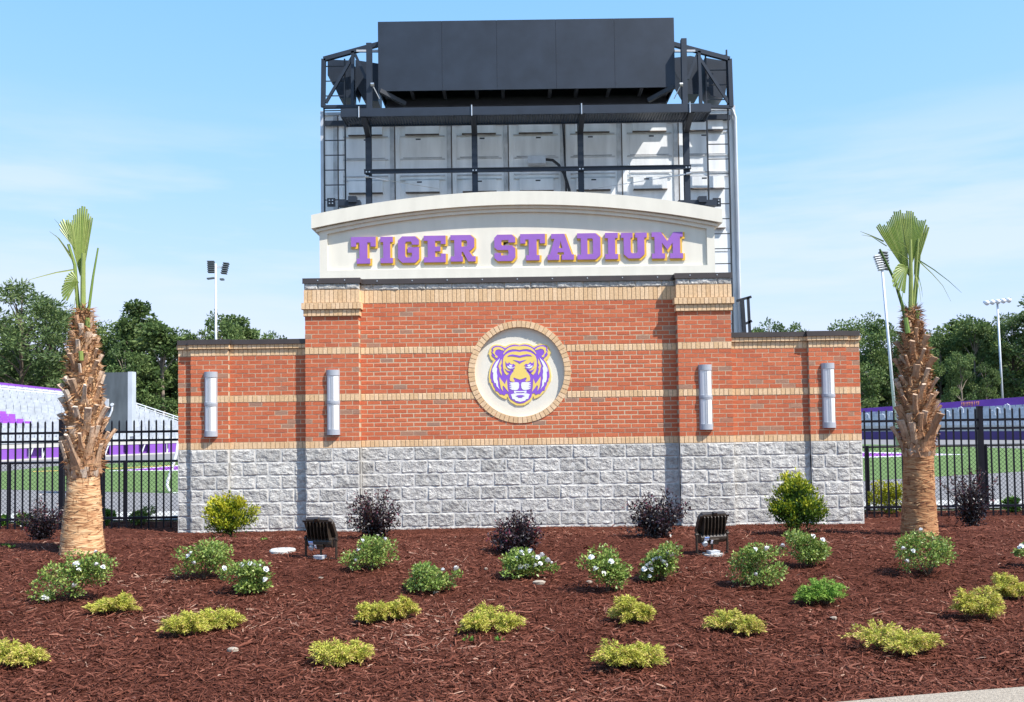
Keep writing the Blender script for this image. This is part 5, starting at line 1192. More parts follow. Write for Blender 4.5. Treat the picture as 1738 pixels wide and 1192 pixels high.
def burgundy(box, label, seed, n=3300):
    B, w, h = sized(*box); rs = np.random.default_rng(seed)
    R_ = empty('fringe_flower_shrub', B, label, 'shrub', 'dark burgundy shrubs along the wall')
    P, D, tn, st = [], [], [], []; nb_ = 40
    for i in range(nb_):
        a = 2 * math.pi * rs.random(); out = 0.5 * w * (0.2 + 0.98 * rs.random()); top = h * (0.35 + 0.68 * rs.random()) * (1.0 - 0.25 * out / (0.5 * w))
        tip = B + np.array([out * math.cos(a), 0.8 * out * math.sin(a), top]); midp = B + np.array([0.35 * out * math.cos(a), 0.28 * out * math.sin(a), 0.55 * top])
        k = n // nb_; t = 0.12 + 0.88 * rs.random(k); q = (1 - t)[:, None] ** 2 * B + 2 * ((1 - t) * t)[:, None] * midp + (t ** 2)[:, None] * tip
        spread = 0.03 + 0.05 * (1 - t); q = q + rs.normal(0, 1, (k, 3)) * spread[:, None] * 0.8
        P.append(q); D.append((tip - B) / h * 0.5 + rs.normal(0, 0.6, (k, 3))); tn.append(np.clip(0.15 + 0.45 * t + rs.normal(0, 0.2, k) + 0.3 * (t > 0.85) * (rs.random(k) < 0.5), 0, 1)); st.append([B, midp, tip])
    P = np.concatenate(P); D = np.concatenate(D); tn = np.concatenate(tn); P[:, 2] = np.maximum(P[:, 2], B[2] + 0.02)
    V, Fc = leaf_cloud(P, D, 0.026 + 0.024 * rs.random(len(P)), 0.014 + 0.011 * rs.random(len(P)))
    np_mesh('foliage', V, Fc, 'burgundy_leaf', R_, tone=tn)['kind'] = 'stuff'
    stems(st, 'stem', R_, r=0.006)
BUR = [((28, 112, 846, 922), 'burgundy shrub half hidden behind the left palm'), ((593, 684, 820, 917), 'upright burgundy shrub against the wall right of the left floodlight'), ((828, 930, 868, 942), 'low burgundy shrub in front of the wall below the emblem'), ((1063, 1172, 832, 915), 'wide burgundy shrub left of the right floodlight'), ((1603, 1697, 785, 899), 'tall burgundy shrub in front of the right fence post')]
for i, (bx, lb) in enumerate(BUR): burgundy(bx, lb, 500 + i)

def cypress(box, label, seed, n=7400, dark=0.0, cone=0.0):
    B, w, h = sized(*box); rs = np.random.default_rng(seed)
    R_ = empty('golden_cypress', B, label, 'shrub', 'golden cypresses against the wall')
    P, D, tn, st = [], [], [], []; nb_ = 46
    for i in range(nb_):
        a = 2 * math.pi * rs.random(); zz = 0.14 + 0.72 * rs.random() ** 0.85; rmax = 0.50 * w * math.sin(math.pi * min(1, 0.2 + 0.72 * zz)) ** 0.7 * (1 - cone * max(0, zz - 0.25))
        L = rmax * (0.75 + 0.45 * rs.random()); lift = 0.16 * h * (0.4 + rs.random()) + (0.22 + 0.55 * cone) * h * max(0, zz - 0.55) * rs.random()
        o_ = B + np.array([0, 0, h * zz * 0.72]); tip = o_ + np.array([L * math.cos(a), L * math.sin(a), lift])
        k = n // nb_; t = rs.random(k) ** 0.65; q = o_ + (tip - o_) * t[:, None]; sp = 0.022 + 0.05 * (1 - np.abs(2 * t - 1.1)); q = q + rs.normal(0, 1, (k, 3)) * sp[:, None] * 0.8
        P.append(q); D.append((tip - o_) / (np.linalg.norm(tip - o_)) * 0.7 + np.array([0, 0, 0.55]) + rs.normal(0, 0.4, (k, 3)))
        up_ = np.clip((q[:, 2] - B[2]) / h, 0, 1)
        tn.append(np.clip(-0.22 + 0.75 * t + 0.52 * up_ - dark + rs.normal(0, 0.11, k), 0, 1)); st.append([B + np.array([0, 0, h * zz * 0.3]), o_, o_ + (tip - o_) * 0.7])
    P = np.concatenate(P); D = np.concatenate(D); tn = np.concatenate(tn); P[:, 2] = np.maximum(P[:, 2], B[2] + 0.03)
    V, Fc = leaf_cloud(P, D, 0.026 + 0.024 * rs.random(len(P)), 0.013 + 0.010 * rs.random(len(P)))
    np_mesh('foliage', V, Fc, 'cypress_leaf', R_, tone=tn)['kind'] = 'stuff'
    stems(st[:14], 'branch', R_, r=0.008)
    mb = MB(); mb.tube([B + np.array([0, 0, -0.03]), B + np.array([0, 0, h * 0.6])], [0.018, 0.006], 6); mb.build('stem', 'shrub_stem', R_)
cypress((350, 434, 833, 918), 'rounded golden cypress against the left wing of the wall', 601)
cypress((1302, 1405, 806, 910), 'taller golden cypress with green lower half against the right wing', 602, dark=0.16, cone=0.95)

def small_bush(box, Y, label, m, seed, n=1300, nm='low_shrub'):
    x0, x1, y0, y1 = box; B = at((x0 + x1) / 2, y1, Y); B[2] = ground_z(B[0], Y); s = (Y + 14) / F; w = (x1 - x0) * s; h = (y1 - y0) * s
    rs = np.random.default_rng(seed); R_ = empty(nm, B, label, 'shrub', 'low shrubs behind the fences')
    cl = clumps(B, w, h, 9, seed); P, D = [], []
    for (x, y, z, r) in cl:
        k = n // 9; d = unit(rs.normal(size=(k, 3))); P.append(np.array([x, y, z]) + d * (r * rs.random(k) ** 0.4)[:, None] * np.array([w, w * 0.6, h])); D.append(d + rs.normal(0, 0.4, (k, 3)))
    P = np.concatenate(P); D = np.concatenate(D); P[:, 2] = np.maximum(P[:, 2], B[2] + 0.02)
    V, Fc = leaf_cloud(P, D, 0.03 + 0.03 * rs.random(len(P)), 0.016 + 0.014 * rs.random(len(P)))
    np_mesh('foliage', V, Fc, m, R_, tone=np.clip(rs.normal(0.62, 0.25, len(P)), 0, 1))['kind'] = 'stuff'
    stems([[B, np.array(c[:3])] for c in cl[:5]], 'stem', R_)
small_bush((1466, 1540, 815, 868), 1.25, 'bright yellow shrub behind the right fence beside the wall', 'yellow_shrub_leaf', 701, 2200, 'yellow_shrub')
small_bush((1695, 1738, 835, 862), 1.2, 'small green shrub behind the right fence near the picture edge', 'green_juniper_leaf', 702)
small_bush((30, 68, 870, 892), 1.1, 'small green shrub behind the left fence left of the palm', 'green_juniper_leaf', 703)
small_bush((172, 196, 866, 892), 1.1, 'small green shrub behind the left fence touching the palm', 'green_juniper_leaf', 704)
small_bush((222, 262, 862, 890), 1.1, 'darker low shrub behind the left fence beside the wall end', 'rose_leaf', 705)
small_bush((0, 12, 878, 896), 1.1, 'tiny green shrub behind the fence at the left picture edge', 'green_juniper_leaf', 706, 500)

def sprout(px, py, label, seed):
    B = ground(px, py); rs = np.random.default_rng(seed); n = 26; R_ = empty('weed', B, label, 'weed', 'small weeds in the bark')
    a = rs.random(n) * 6.28; D = np.stack([np.cos(a), np.sin(a), 0.5 + rs.random(n)], 1); P = B + np.stack([0.02 * np.cos(a), 0.02 * np.sin(a), 0.004 + 0.012 * rs.random(n)], 1)
    V, Fc = leaf_cloud(P, D, 0.022 + 0.02 * rs.random(n), 0.012 + 0 * a); np_mesh('foliage', V, Fc, 'green_juniper_leaf', R_, tone=rs.random(n))
for i, (x, y, lb) in enumerate([(794, 1090, 'tiny green weed below the dense juniper, left of two'), (848, 1090, 'tiny green weed below the dense juniper, right of two'), (105, 932, 'small green weed at the foot of the left palm'), (448, 918, 'tiny green weed left of the left floodlight'), (10, 928, 'grassy weed at the left edge near the palm shadow'), (20, 931, 'second grassy weed at the left edge')]): sprout(x, y, lb, 820 + i)
# ------------------------------------------------------------------ the stadium beyond
def plan_hit(px, A, B_):
    """where the sight line of photo column px crosses the plan line A-B"""
    d = ray(px, 715); o = CAM[:2]; e = np.array([B_[0] - A[0], B_[1] - A[1]])
    M = np.array([[d[0], -e[0]], [d[1], -e[1]]]); t, s = np.linalg.solve(M, np.array([A[0] - o[0], A[1] - o[1]]))
    return o[0] + t * d[0], o[1] + t * d[1]
def on_line(px, py, A, B_): return at(px, py, plan_hit(px, A, B_)[1])
def seat_row(mb, a, b, rise, seat, alt=None, mi=0, run=None):
    a = np.array(a); b = np.array(b); L = np.linalg.norm(b - a); d = (b - a) / L
    mb.bar(a, b, 0.26, 0.05, mi=mi)
    mb.bar(a - np.array([0, 0, rise * 0.5]), b - np.array([0, 0, rise * 0.5]), 0.03, rise * 0.75, mi=mi)
    n = int(L / seat)
    ph = random.random() * 0.6
    for k in range(n):
        p = a + d * (k + 0.5 + ph * 0.5) * seat; m_ = mi
        if alt and alt(p): m_ = 1
        mb.bar(p - d * seat * 0.45 + np.array([0, 0, 0.19]), p + d * seat * 0.45 + np.array([0, 0, 0.19]), 0.03, 0.40, mi=m_)
def lerp(a, b, t): return np.array(a) * (1 - t) + np.array(b) * t

# ---- left stand
FA, FB = ground(-140, 790), ground(335, 768)
dirv = (FB - FA)[:2]; dirv /= np.linalg.norm(dirv); perp = np.array([-dirv[1], dirv[0]]);
if perp[0] > 0: perp = -perp
BA, BB = FA.copy(), FB.copy(); BA[:2] += perp * 9; BB[:2] += perp * 9
LS = empty('bleacher_stand', FA, 'bleacher stand at the left with silver seats and purple front', 'stand', 'stadium stands')
ztop = 0.35
def Fp(px): x, y = plan_hit(px, FA, FB); return np.array([x, y, -0.9])
f0, f1 = Fp(-140), Fp(226); b0, b1 = on_line(-140, 647, BA, BB), on_line(226, 683, BA, BB)
nrow = 24
for i in range(nrow):
    t = i / (nrow - 1); a = lerp(f0 + np.array([0, 0, ztop + 1.0]), b0, t); b = lerp(f1 + np.array([0, 0, ztop + 1.0]), b1, t)
    xlim = on_line(48 - (i - 6) * 9.5, 700, FA, FB) if 6 <= i <= 11 else None
    mb = MB(); Lx = a + (b - a)
    def purple(p, i=i):
        v = p - CAM; px = PX + F * (v @ RT) / (v @ FW); return 7 <= i <= 12 and px < 50 - (i - 7) * 10
    seat_row(mb, a, b, (b0[2] - f0[2] - ztop - 1) / nrow + 0.05, 0.62, purple); mb.build('bench_row', ['seat_silver', 'seat_purple'], LS)
g0, g1 = Fp(226), Fp(335); h0, h1 = on_line(226, 694, BA, BB), on_line(335, 733, BA, BB)
for i in range(12):
    t = i / 11; mb = MB(); seat_row(mb, lerp(g0 + np.array([0, 0, ztop + 1.0]), h0, t), lerp(g1 + np.array([0, 0, ztop + 0.9]), h1, t), 0.3, 0.62); mb.build('bench_row', ['seat_silver', 'seat_purple'], LS)
# banner along the back, handrail in front of it
mb = MB()
q = [on_line(-140, 634, BA, BB), on_line(130, 663.5, BA, BB), on_line(130, 674, BA, BB), on_line(-140, 650, BA, BB)]
mb.add(q + [p + np.array([perp[0], perp[1], 0]) * 0.1 for p in q], [(0, 1, 2, 3), (7, 6, 5, 4), (0, 4, 5, 1), (1, 5, 6, 2), (2, 6, 7, 3), (3, 7, 4, 0)]); BN = mb.build('banner', 'banner_purple', LS)
mb = MB(); rs = random.Random(3)
for (xa, xb) in ((57, 79), (85, 95), (98, 110)):
    x = xa
    while x < xb:
        y0_ = 648 + (x + 140) * 0.109 - 5.5; mb.bar(on_line(x, y0_ + rs.uniform(-0.3, 0.3), BA, BB) - np.array([perp[0], perp[1], 0]) * 0.03, on_line(x, y0_ + 5 + rs.uniform(-1.2, 0.3), BA, BB) - np.array([perp[0], perp[1], 0]) * 0.03, 0.07, 0.02, up=(0, 1, 0)); x += rs.choice((1.1, 1.6, 2.2))
mb.build('banner_print', 'banner_print', BN)
mb = MB(); mb.tube([on_line(-140, 643, BA, BB) - np.array([*perp, 0]) * 0.4, on_line(115, 668, BA, BB) - np.array([*perp, 0]) * 0.4], 0.05, 6); mb.tube([on_line(-140, 648, BA, BB) - np.array([*perp, 0]) * 0.4, on_line(115, 671, BA, BB) - np.array([*perp, 0]) * 0.4], 0.04, 6)
for px in range(-130, 116, 14): mb.tube([on_line(px, 643.5 + (px + 140) * 0.098, BA, BB) - np.array([*perp, 0]) * 0.4, on_line(px, 655 + (px + 140) * 0.085, BA, BB) - np.array([*perp, 0]) * 0.4], 0.04, 6)
mb.build('handrail', 'rail_white', LS)
mb = MB(); mb.tube([on_line(222, 681.5, BA, BB), on_line(335, 719, BA, BB)], 0.06, 6); mb.tube([on_line(222, 685.5, BA, BB), on_line(335, 723, BA, BB)], 0.05, 6)
for px in (232, 247, 263, 278, 294, 310, 326): mb.tube([on_line(px, 682 + (px - 222) * 0.332, BA, BB), on_line(px, 697 + (px - 222) * 0.34, BA, BB)], 0.05, 6)
mb.build('handrail', 'rail_white', LS)
# front wall: pale fascia on top, purple panels between the stairs
mb = MB(); e0, e1 = Fp(-140), Fp(335); mb.bar(e0 + np.array([0, 0, 1.16 - 0.0]), e1 + np.array([0, 0, 1.16]), 0.15, 0.42); mb.bar(e0 + np.array([0, 0, 0.06]), e1 + np.array([0, 0, 0.06]), 0.6, 0.13); mb.build('fascia', 'white_concrete', LS)
mb = MB(); mb.bar(e0 + np.array([*perp, 0]) * 0.5 + np.array([0, 0, 0.6]), e1 + np.array([*perp, 0]) * 0.5 + np.array([0, 0, 0.6]), 0.1, 1.2); mb.build('back_wall', 'stand_purple', LS)
for (xa, xb) in ((-100, -40), (-30, 45), (78, 112), (117, 150), (186, 209), (217, 235), (254, 280), (285, 330)):
    mb = MB(); mb.bar(Fp(xa) + np.array([0, 0, 0.53]), Fp(xb) + np.array([0, 0, 0.53]), 0.08, 0.83); mb.build('purple_panel', 'stand_purple', LS)
for xa in (50, 72, 178, 240, 283):      # stair rails and strings
    mb = MB(); p, q_ = Fp(xa), Fp(xa + 10); mb.bar(p + np.array([0, 0, 0.1]), q_ + np.array([0, 0, 1.5]), 0.07, 0.09); mb.tube([p + np.array([0, 0, 0.1]), p + np.array([0, 0, 1.5])], 0.04, 6); mb.build('stair_rail', 'rail_white', LS)

# ---- right stand
GA, GB = ground(1380, 746), ground(1830, 747.5)
HA, HB = GA + np.array([0, 8, 0]), GB + np.array([0, 8, 0])
RS = empty('bleacher_stand', GA, 'bleacher stand at the right with purple banner behind the fence', 'stand', 'stadium stands')
def Gp(px): x, y = plan_hit(px, GA, GB); return np.array([x, y, -0.9])
mb = MB(); mb.bar(Gp(1380) + np.array([0, 0, 0.43]), Gp(1830) + np.array([0, 0, 0.43]), 0.15, 0.86); mb.build('front_wall', 'stand_purple_dark', RS)
for k in range(15):
    mb = MB(); p, q_ = Gp(1400 + k * 29), Gp(1400 + k * 29 + 28); mb.bar(p + np.array([0, -0.09, 0.43]), q_ + np.array([0, -0.09, 0.43]), 0.04, 0.82); mb.build('purple_panel', 'stand_purple_dark', RS)
mb = MB(); mb.bar(Gp(1380) + np.array([0, 0.1, 1.17]), Gp(1830) + np.array([0, 0.1, 1.17]), 0.2, 0.6); mb.build('fascia', 'white_concrete', RS)
s0, s1 = on_line(1380, 709.5, HA, HB), on_line(1830, 689, HA, HB)
for i in range(9):
    t = i / 8; mb = MB(); seat_row(mb, lerp(Gp(1380) + np.array([0, 0.4, 1.45]), s0, t), lerp(Gp(1830) + np.array([0, 0.4, 1.45]), s1, t), 0.3, 0.62, alt=(lambda p: random.random() < 0.0)); mb.build('bench_row', ['seat_silver', 'seat_purple'], RS)
mb = MB(); q = [on_line(1380, 699.5, HA, HB), on_line(1830, 667, HA, HB), on_line(1830, 690, HA, HB), on_line(1380, 709, HA, HB)]
mb.add(q + [p + np.array([0, 0.12, 0]) for p in q], [(3, 2, 1, 0), (4, 5, 6, 7), (0, 1, 5, 4), (1, 2, 6, 5), (2, 3, 7, 6), (3, 0, 4, 7)]); BN2 = mb.build('banner', 'banner_purple', RS)
mb = MB(); x = 1632
while x < 1662:
    y0_ = 699.5 - (x - 1380) * 0.0722; mb.bar(on_line(x, y0_ + 2, HA, HB) - np.array([0, 0.05, 0]), on_line(x, y0_ + 8.5 + random.uniform(-2, 2), HA, HB) - np.array([0, 0.05, 0]), 0.06, 0.02, up=(0, 1, 0)); x += random.choice((1.6, 2.4, 3.2))
mb.build('banner_print', 'banner_print', BN2)
for px, y0_ in ((1471, 702), (1498, 703), (1514, 699), (1608, 697), (1631, 691), (1685, 697), (1693, 692), (1710, 686)):
    mb = MB(); P = [on_line(px - 5, y0_ + 8, (GA + HA) / 2, (GB + HB) / 2), on_line(px - 4, y0_ + 1, (GA + HA) / 2, (GB + HB) / 2), on_line(px, y0_, (GA + HA) / 2, (GB + HB) / 2), on_line(px + 3.5, y0_ + 2, (GA + HA) / 2, (GB + HB) / 2), on_line(px + 4, y0_ + 10, (GA + HA) / 2, (GB + HB) / 2)]
    mb.tube(P, 0.045, 6); mb.build('handrail', 'rail_white', RS)

# ---- grey clock cabinet on a post beside the track
Yk = 20.0
c0, c1 = at(150, 735, Yk), at(217, 632, Yk)
R_ = empty('clock_cabinet', (at(171, 735, Yk)[0], Yk, -0.9), 'grey metal clock cabinet seen from behind, right of the left palm', 'cabinet')
mb = MB(); mb.box(c0[0], c1[0], Yk, Yk + 0.3498, c0[2], c1[2]); mb.build('housing', 'galvanised', R_)
mb = MB(); mb.box(c1[0] + 0.002, c1[0] + 0.16, Yk - 0.01, Yk + 0.35, c0[2], c1[2] + 0.02); mb.build('side_flange', 'pole_metal', R_)
mb = MB(); a = at(182, 686, Yk); mb.box(a[0] - 0.07, a[0] + 0.07, Yk - 0.06, Yk - 0.002, a[2] - 0.19, a[2] + 0.19); mb.build('switch_box', 'box_grey', R_)
mb = MB(); mb.tube([at(191, 687, Yk - 0.03), at(190, 697, Yk - 0.04), at(186, 707, Yk - 0.04), at(178, 713, Yk - 0.04), at(165, 718, Yk - 0.04)], 0.035, 6); a = at(191, 687, Yk - 0.03); mb.tube([a + np.array([0, 0, 0]), a + np.array([0, -0.06, 0])], 0.06, 8); mb.build('conduit', 'rail_white', R_)
mb = MB(); x = at(171, 735, Yk)[0]; mb.box(x - 0.06, x + 0.06, Yk + 0.1, Yk + 0.22, -0.92, c0[2]); mb.build('post', 'pole_metal', R_)

# ---- white tubular goal frame by the wall end
Yg = 20.5
R_ = empty('goal_frame', ground(292, 838), 'white tubular goal frame leaning beside the left wall end', 'goal')
def gp(x, y): return at(x, y, Yg)
mb = MB(); mb.tube([gp(303, 748), gp(300, 768), gp(292, 796), gp(284.5, 817), gp(283.5, 825), gp(287, 832), gp(291.5, 837.5)], [0.05, 0.055, 0.06, 0.06, 0.055, 0.05, 0.045], 8); mb.build('side_tube', 'white_paint', R_, smooth=True)
mb = MB(); mb.tube([gp(290.5, 838), gp(330, 836.5)], 0.045, 8); mb.build('ground_tube', 'white_paint', R_)
mb = MB(); mb.tube([gp(303, 748), gp(330, 836.5)], 0.05, 8); mb.build('front_post', 'white_paint', R_)

# ---- floodlight masts
def mast(b_px, t_px, Y, r, label, heads):
    A = at(*b_px, Y); A0 = A.copy(); T = at(*t_px, Y); d = (T - A) / np.linalg.norm(T - A)
    A0 = A - d * ((A[2] + 0.95) / d[2])
    R_ = empty('light_mast', A0, label, 'light mast', 'stadium light masts')
    mb = MB(); mb.tube([A0, T], [r * 1.35, r], 10); mb.build('pole', 'pole_metal', R_, smooth=True)
    heads(R_, Y)
def louvre(R_, Y, x0, x1, y0, y1, n, skew, m='black_steel', dip=0.0):
    for k in range(n):
        t = k / (n - 1); y = y0 + (y1 - y0) * t; s = skew * t
        mb = MB(); a, b = at(x0 + s, y, Y), at(x1 + s, y + dip, Y); mb.bar(a, b, 0.4, 0.09, up=(0, 0.3, 1)); mb.build('lamp_head', m, R_)
    mb = MB(); mb.bar(at((x0 + x1) / 2, y0 - 1, Y + 0.3), at((x0 + x1) / 2 + skew, y1 + 1, Y + 0.3), 0.15, 0.15); mb.build('lamp_frame', 'pole_metal', R_)
def h_left(R_, Y):
    louvre(R_, Y, 352, 364, 444.5, 462, 6, 0.8, 'galvanised'); louvre(R_, Y, 379, 389, 447, 463.5, 6, -4.0, 'galvanised', dip=1.0)
    mb = MB(); mb.bar(at(358, 452, Y + 0.3), at(384, 455, Y + 0.3), 0.15, 0.2); mb.build('cross_arm', 'pole_metal', R_)
    mb = MB(); mb.bar(at(352, 473.5, Y), at(364, 472, Y), 0.5, 0.15); mb.build('lamp_head', 'galvanised', R_)
    mb = MB(); mb.bar(at(374, 474.5, Y), at(380, 474.5, Y), 0.5, 0.2); mb.build('lamp_head', 'galvanised', R_)
mast((366.5, 576), (366, 448), 88, 0.115, 'white light mast rising behind the left wing of the wall', h_left)
def h_r1(R_, Y):
    louvre(R_, Y, 1483, 1493, 436, 458, 7, 8.0, 'aluminium_edge', dip=-1.5); louvre(R_, Y, 1492, 1506, 428, 455, 7, 3.0, 'galvanised', dip=2.0)
mast((1518, 692), (1497, 455), 62, 0.10, 'light mast close behind the right palm', h_r1)
def h_r2(R_, Y):
    mb = MB(); mb.bar(at(1671, 513, Y), at(1715, 506.5, Y), 0.15, 0.15); mb.build('cross_arm', 'galvanised', R_)
    for k in range(5):
        c = at(1673.5 + k * 9.3, 513.6 - k * 1.1, Y - 0.2); mb = MB(); mb.tube([c + np.array([-0.15, 0.25, 0.1]), c, c + np.array([0.05, -0.25, -0.12])], [0.12, 0.27, 0.30], 10); mb.build('lamp_head', 'rail_white', R_, smooth=True)
mast((1701.5, 680), (1692.5, 510), 95, 0.11, 'thin far light mast with five round lamps at the right edge', h_r2)

# ------------------------------------------------------------------ trees beyond the stadium
def tree_parts(kind, seed, H=17.0):
    """crown and trunk meshes of one tree, foot at the origin"""
    rs = np.random.default_rng(seed); P, D, tn = [], [], []; limbs = []
    if kind == 'pine':
        nb_ = 42
        for i in range(nb_):
            zz = 0.36 + 0.64 * (i + rs.random()) / nb_; rr = H * (0.06 + 0.20 * (1 - zz) ** 0.6 + 0.05 * rs.random()) * (1.0 if zz < 0.93 else 0.5)
            a = rs.random() * 2 * math.pi; c = np.array([rr * math.cos(a), rr * math.sin(a), H * zz]); limbs.append(c)
            k = 150; d = unit(rs.normal(size=(k, 3))); R_ = H * (0.055 + 0.03 * rs.random()); P.append(c + d * (R_ * rs.random(k) ** 0.45)[:, None] * np.array([1.25, 1.25, 0.55])); D.append(d * 0.6 + rs.normal(0, 0.5, (k, 3)) + np.array([0, 0, 0.3])); tn.append(np.clip(rs.normal(0.62 + 0.13 * rs.normal(), 0.18, k), 0, 1))
        Ls, Ws = (0.34, 0.30), (0.10, 0.10)
    else:
        nb_ = 46; wide = {'oak': 0.27, 'slim': 0.155, 'round': 0.30}[kind]
        for i in range(nb_):
            zz = 0.10 + 0.87 * rs.random() ** 0.8; prof = math.sin(math.pi * min(0.97, 0.14 + 0.80 * zz)) ** 0.75
            a = rs.random() * 2 * math.pi; rr = H * wide * prof * math.sqrt(0.15 + 0.85 * rs.random()); c = np.array([rr * math.cos(a), rr * math.sin(a), H * zz]); limbs.append(c)
            k = 150; d = unit(rs.normal(size=(k, 3))); R_ = H * (0.05 + 0.035 * rs.random()) * (0.75 if kind == 'slim' else 1.0)
            P.append(c + d * (R_ * (0.3 + 0.75 * rs.random(k) ** 0.6))[:, None] * np.array([1.1, 1.1, 0.85])); D.append(d * 0.8 + rs.normal(0, 0.6, (k, 3))); tn.append(np.clip(rs.normal(0.60 + 0.15 * rs.normal(), 0.18, k), 0, 1))
        Ls, Ws = (0.32, 0.22), (0.22, 0.14)
    P = np.concatenate(P); D = np.concatenate(D); tn = np.concatenate(tn); n = len(P)
    V, Fc = leaf_cloud(P, D, Ls[0] + Ls[1] * rs.random(n), Ws[0] + Ws[1] * rs.random(n))
    co = np_mesh('crown', V, Fc, 'pine_leaf' if kind == 'pine' else 'tree_leaf', tone=tn)
    mb = MB(); mb.tube([(0, 0, -0.4), (0.1, 0, H * 0.35), (-0.1, 0.1, H * 0.7), (0, 0, H * 0.97)], [0.30, 0.21, 0.12, 0.03], 8)
    for c in limbs[::2]: mb.tube([(0, 0, c[2] * 0.72 + 0.5), c * np.array([0.5, 0.5, 0.9]) + np.array([0, 0, 0.1]), c], [0.09, 0.06, 0.02], 5, caps=False)
    to = mb.build('trunk', 'bark' if kind == 'pine' else 'pale_bark', smooth=True)
    cm, tm = co.data, to.data
    bpy.data.objects.remove(co); bpy.data.objects.remove(to)
    return cm, tm, H
TEMPL = {k: [tree_parts(k, 900 + 10 * i + j) for j in range(2)] for i, k in enumerate(('pine', 'oak', 'slim', 'round'))}
def tree(px, top, Y, kind, var, label, wide=1.0, nm=None):
    T = at(px, top, Y); x = T[0]; z0 = -0.92; H = T[2] - z0
    cm, tm, H0 = TEMPL[kind][var]
    R_ = empty(nm or {'pine': 'pine_tree', 'oak': 'broadleaf_tree', 'slim': 'slender_tree', 'round': 'broadleaf_tree'}[kind], (x, Y, z0), label, 'tree', 'trees beyond the stadium')
    s = H / H0; R_.scale = (s * wide, s * wide, s); R_.rotation_euler[2] = random.uniform(0, 6.28)
    for n_, me in (('crown', cm), ('trunk', tm)):
        o = bpy.data.objects.new(n_, me); COL.objects.link(o); o.parent = R_
TREES = [
 (38, 488, 98, 'pine', 0, 'tallest pine at the left edge, above the purple banner', 1.15), (-12, 520, 104, 'oak', 1, 'tree cut by the left edge beside the tall pine', 1.0),
 (84, 520, 104, 'pine', 1, 'pine between the tall left pine and the left palm', 1.15), (118, 534, 110, 'pine', 0, 'pine showing directly left of the palm fronds', 1.0), (160, 552, 106, 'oak', 0, 'dark tree behind the left palm trunk', 1.0),
 (196, 566, 112, 'round', 0, 'low broad tree above the grey cabinet', 1.0), (234, 515, 104, 'slim', 0, 'slender tree rising highest between left palm and wall', 1.25), (275, 548, 99, 'slim', 1, 'pale slender tree with visible trunk left of the wall end', 1.5), (303, 565, 112, 'oak', 1, 'tree just behind the left end of the wall', 1.0), (212, 590, 95, 'round', 1, 'low tree right of the grey cabinet behind the seats', 1.0),
 (375, 537, 100, 'round', 1, 'tree crossed by the light mast above the left wing', 0.75), (400, 535, 104, 'slim', 1, 'tree right of the mast above the left wing', 1.4), (342, 562, 106, 'round', 0, 'low treetop left of the mast above the left wing', 0.8), (440, 563, 108, 'round', 0, 'small treetop above the left wing near the tower', 0.7), (468, 569, 112, 'round', 1, 'tiny treetop above the left wing, nearest the tower', 0.7),
 (1305, 546, 108, 'round', 1, 'treetop above the right wing nearest the scoreboard', 0.75), (1342, 553, 112, 'round', 0, 'small treetop above the middle of the right wing', 0.7), (1438, 548, 99, 'oak', 0, 'tree rising behind the right end of the wall', 0.9), (1475, 540, 104, 'oak', 1, 'tree right of the wall end, left of the mast', 0.9), (1512, 560, 108, 'pine', 1, 'dark pine between wall end and right palm', 1.1), (1550, 562, 101, 'oak', 0, 'tree behind the trunk of the right palm', 0.9),
 (1594, 566, 106, 'oak', 1, 'tree directly right of the right palm trunk', 0.9), (1618, 545, 110, 'slim', 0, 'pointed tree right of the right palm', 1.6), (1652, 541, 103, 'oak', 0, 'tree left of the far mast at the right', 0.9), (1688, 545, 109, 'round', 1, 'round tree behind the far mast', 0.8), (1716, 538, 101, 'pine', 0, 'pine right of the far mast', 1.2), (1745, 508, 98, 'oak', 1, 'tallest tree cut by the right edge', 1.0), (1630, 600, 95, 'round', 0, 'lower pale tree in front of the right wood', 0.8), (1672, 620, 95, 'round', 1, 'lowest pale tree above the right banner', 0.75), (1780, 545, 104, 'round', 0, 'tree just beyond the right picture edge showing its side', 1.0)]
for i, (px, top, Y, k, v, lb, wd) in enumerate(TREES): tree(px, top, Y, k, v, lb, wd)
# the wood behind, one mass
n = 36000; side = RNG.random(n) < 0.5
X = np.where(side, -92 + 48 * RNG.random(n), 43 + 55 * RNG.random(n)); Y = 112 + 12 * RNG.random(n)
tops = np.array([10.8 + 2.6 * noise.noise((x * 0.16, 4.2, 1.0)) + 1.6 * noise.noise((x * 0.5, 1.2, 1.0)) for x in X]); Z = -0.9 + (tops + 0.9) * RNG.random(n) ** 0.8
V, Fc = leaf_cloud(np.stack([X, Y, Z], 1), RNG.normal(size=(n, 3)), 0.7 + 0.6 * RNG.random(n), 0.45 + 0.35 * RNG.random(n))
props(np_mesh('distant_wood', V, Fc, 'tree_leaf', tone=np.clip(RNG.normal(0.52, 0.2, n), 0, 1)), 'dense green wood closing the view beyond the stadium', 'wood', kind='stuff')

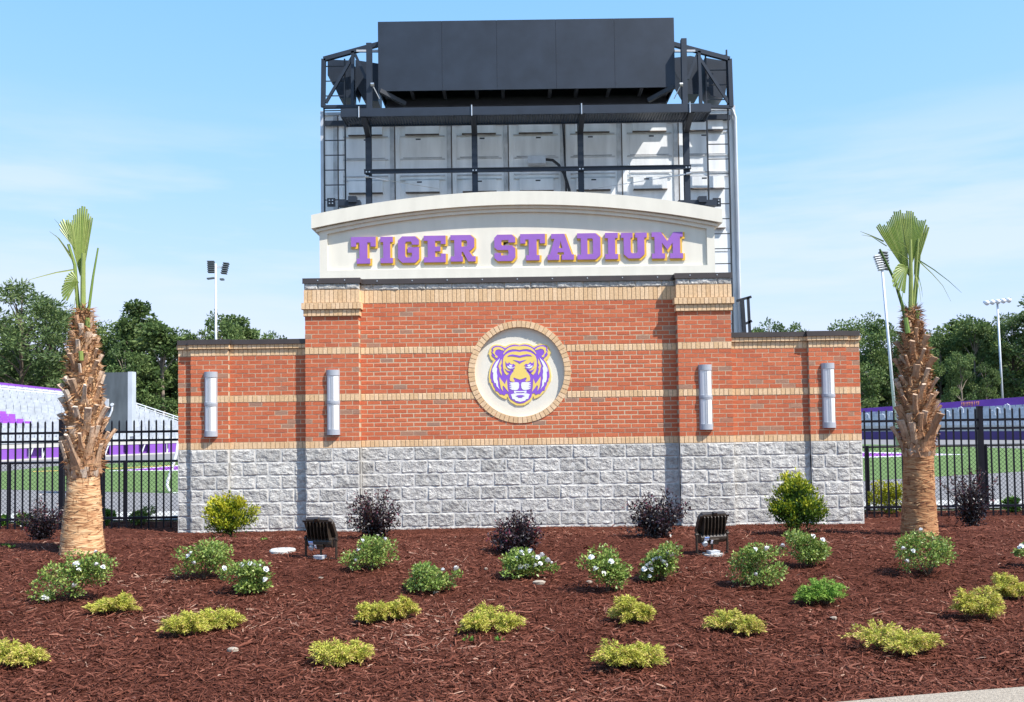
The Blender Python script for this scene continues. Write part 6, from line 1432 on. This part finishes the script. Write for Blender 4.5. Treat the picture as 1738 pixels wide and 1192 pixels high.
# ------------------------------------------------------------------ people far off by the track
def person(foot, h, joints, mats, bands, name_label, hair=True):
    """joints: list of (x, y, z, radius, parent) in body heights, skinned into one surface"""
    me = bpy.data.meshes.new('body'); me.from_pydata([(a, b, c) for a, b, c, r, p in joints], [(i, p) for i, (_, _, _, _, p) in enumerate(joints) if p >= 0], [])
    ob = bpy.data.objects.new('body', me); COL.objects.link(ob)
    md = ob.modifiers.new('skin', 'SKIN'); ss = ob.modifiers.new('sub', 'SUBSURF'); ss.levels = 2; ss.render_levels = 2
    for v, j in zip(me.skin_vertices[0].data, joints): v.radius = (j[3], j[3]); v.use_root = False
    me.skin_vertices[0].data[0].use_root = True
    dg = bpy.context.evaluated_depsgraph_get(); m2 = bpy.data.meshes.new_from_object(ob.evaluated_get(dg)); bpy.data.objects.remove(ob)
    m2.materials.clear()
    for k in mats: m2.materials.append(MATS[k])
    for p in m2.polygons:
        z = p.center[2]; x = p.center[0]; p.use_smooth = True; p.material_index = bands(x, z)
    R_ = empty('person', foot, name_label, 'person'); R_.scale = (h, h, h)
    o = bpy.data.objects.new('body', m2); COL.objects.link(o); o.parent = R_
    hd = MB(); hd.tube([(0.0, 0.012, 0.925), (0.0, 0.016, 0.955), (0.0, 0.012, 0.985), (0, 0.0, 1.005)], [0.052, 0.058, 0.05, 0.02], 10)
    me3 = bpy.data.meshes.new('hair'); me3.from_pydata(hd.v, [], hd.f); me3.materials.append(MATS['hair_dark']); o3 = bpy.data.objects.new('hair', me3); COL.objects.link(o3); o3.parent = R_
WALK = [(0, 0, 0.53, 0.085, -1), (0, 0, 0.63, 0.075, 0), (0, 0, 0.74, 0.09, 1), (0, 0, 0.82, 0.05, 2), (0, 0, 0.865, 0.034, 3), (0, -0.01, 0.93, 0.058, 4), (0, -0.005, 0.975, 0.045, 5),
        (0.10, 0, 0.80, 0.04, 2), (0.125, 0.03, 0.66, 0.03, 7), (0.12, -0.05, 0.54, 0.024, 8), (0.12, -0.08, 0.49, 0.022, 9), (-0.10, 0, 0.80, 0.04, 2), (-0.125, -0.02, 0.66, 0.03, 11), (-0.12, -0.10, 0.56, 0.024, 12), (-0.12, -0.13, 0.51, 0.022, 13),
        (0.055, 0, 0.48, 0.065, 0), (0.06, -0.06, 0.28, 0.045, 15), (0.06, -0.04, 0.05, 0.026, 16), (0.06, -0.10, 0.02, 0.024, 17), (-0.055, 0, 0.48, 0.065, 0), (-0.06, 0.03, 0.28, 0.045, 19), (-0.06, 0.11, 0.06, 0.026, 20), (-0.06, 0.06, 0.02, 0.024, 21)]
person(np.array([at(1590, 755, 63)[0], 63, -0.885]), 1.74, WALK, ['skin', 'shirt_white', 'cloth_black'], lambda x, z: (1 if (0.55 < z < 0.85 and abs(x) < 0.135 and not (abs(x) > 0.1 and z < 0.7)) else 2 if 0.38 < z <= 0.55 and abs(x) < 0.112 else 0), 'person in white shirt and black shorts walking on the track, right of the right palm')
STAND_ = [(a, (0.02 if b else 0), c, r, p) for a, b, c, r, p in WALK]
person(np.array([at(267, 770, 69)[0], 69, -0.885]), 1.12, STAND_, ['skin', 'cloth_black'], lambda x, z: (1 if 0.1 < z < 0.86 else 0), 'small person in black standing before the purple front of the left stand')
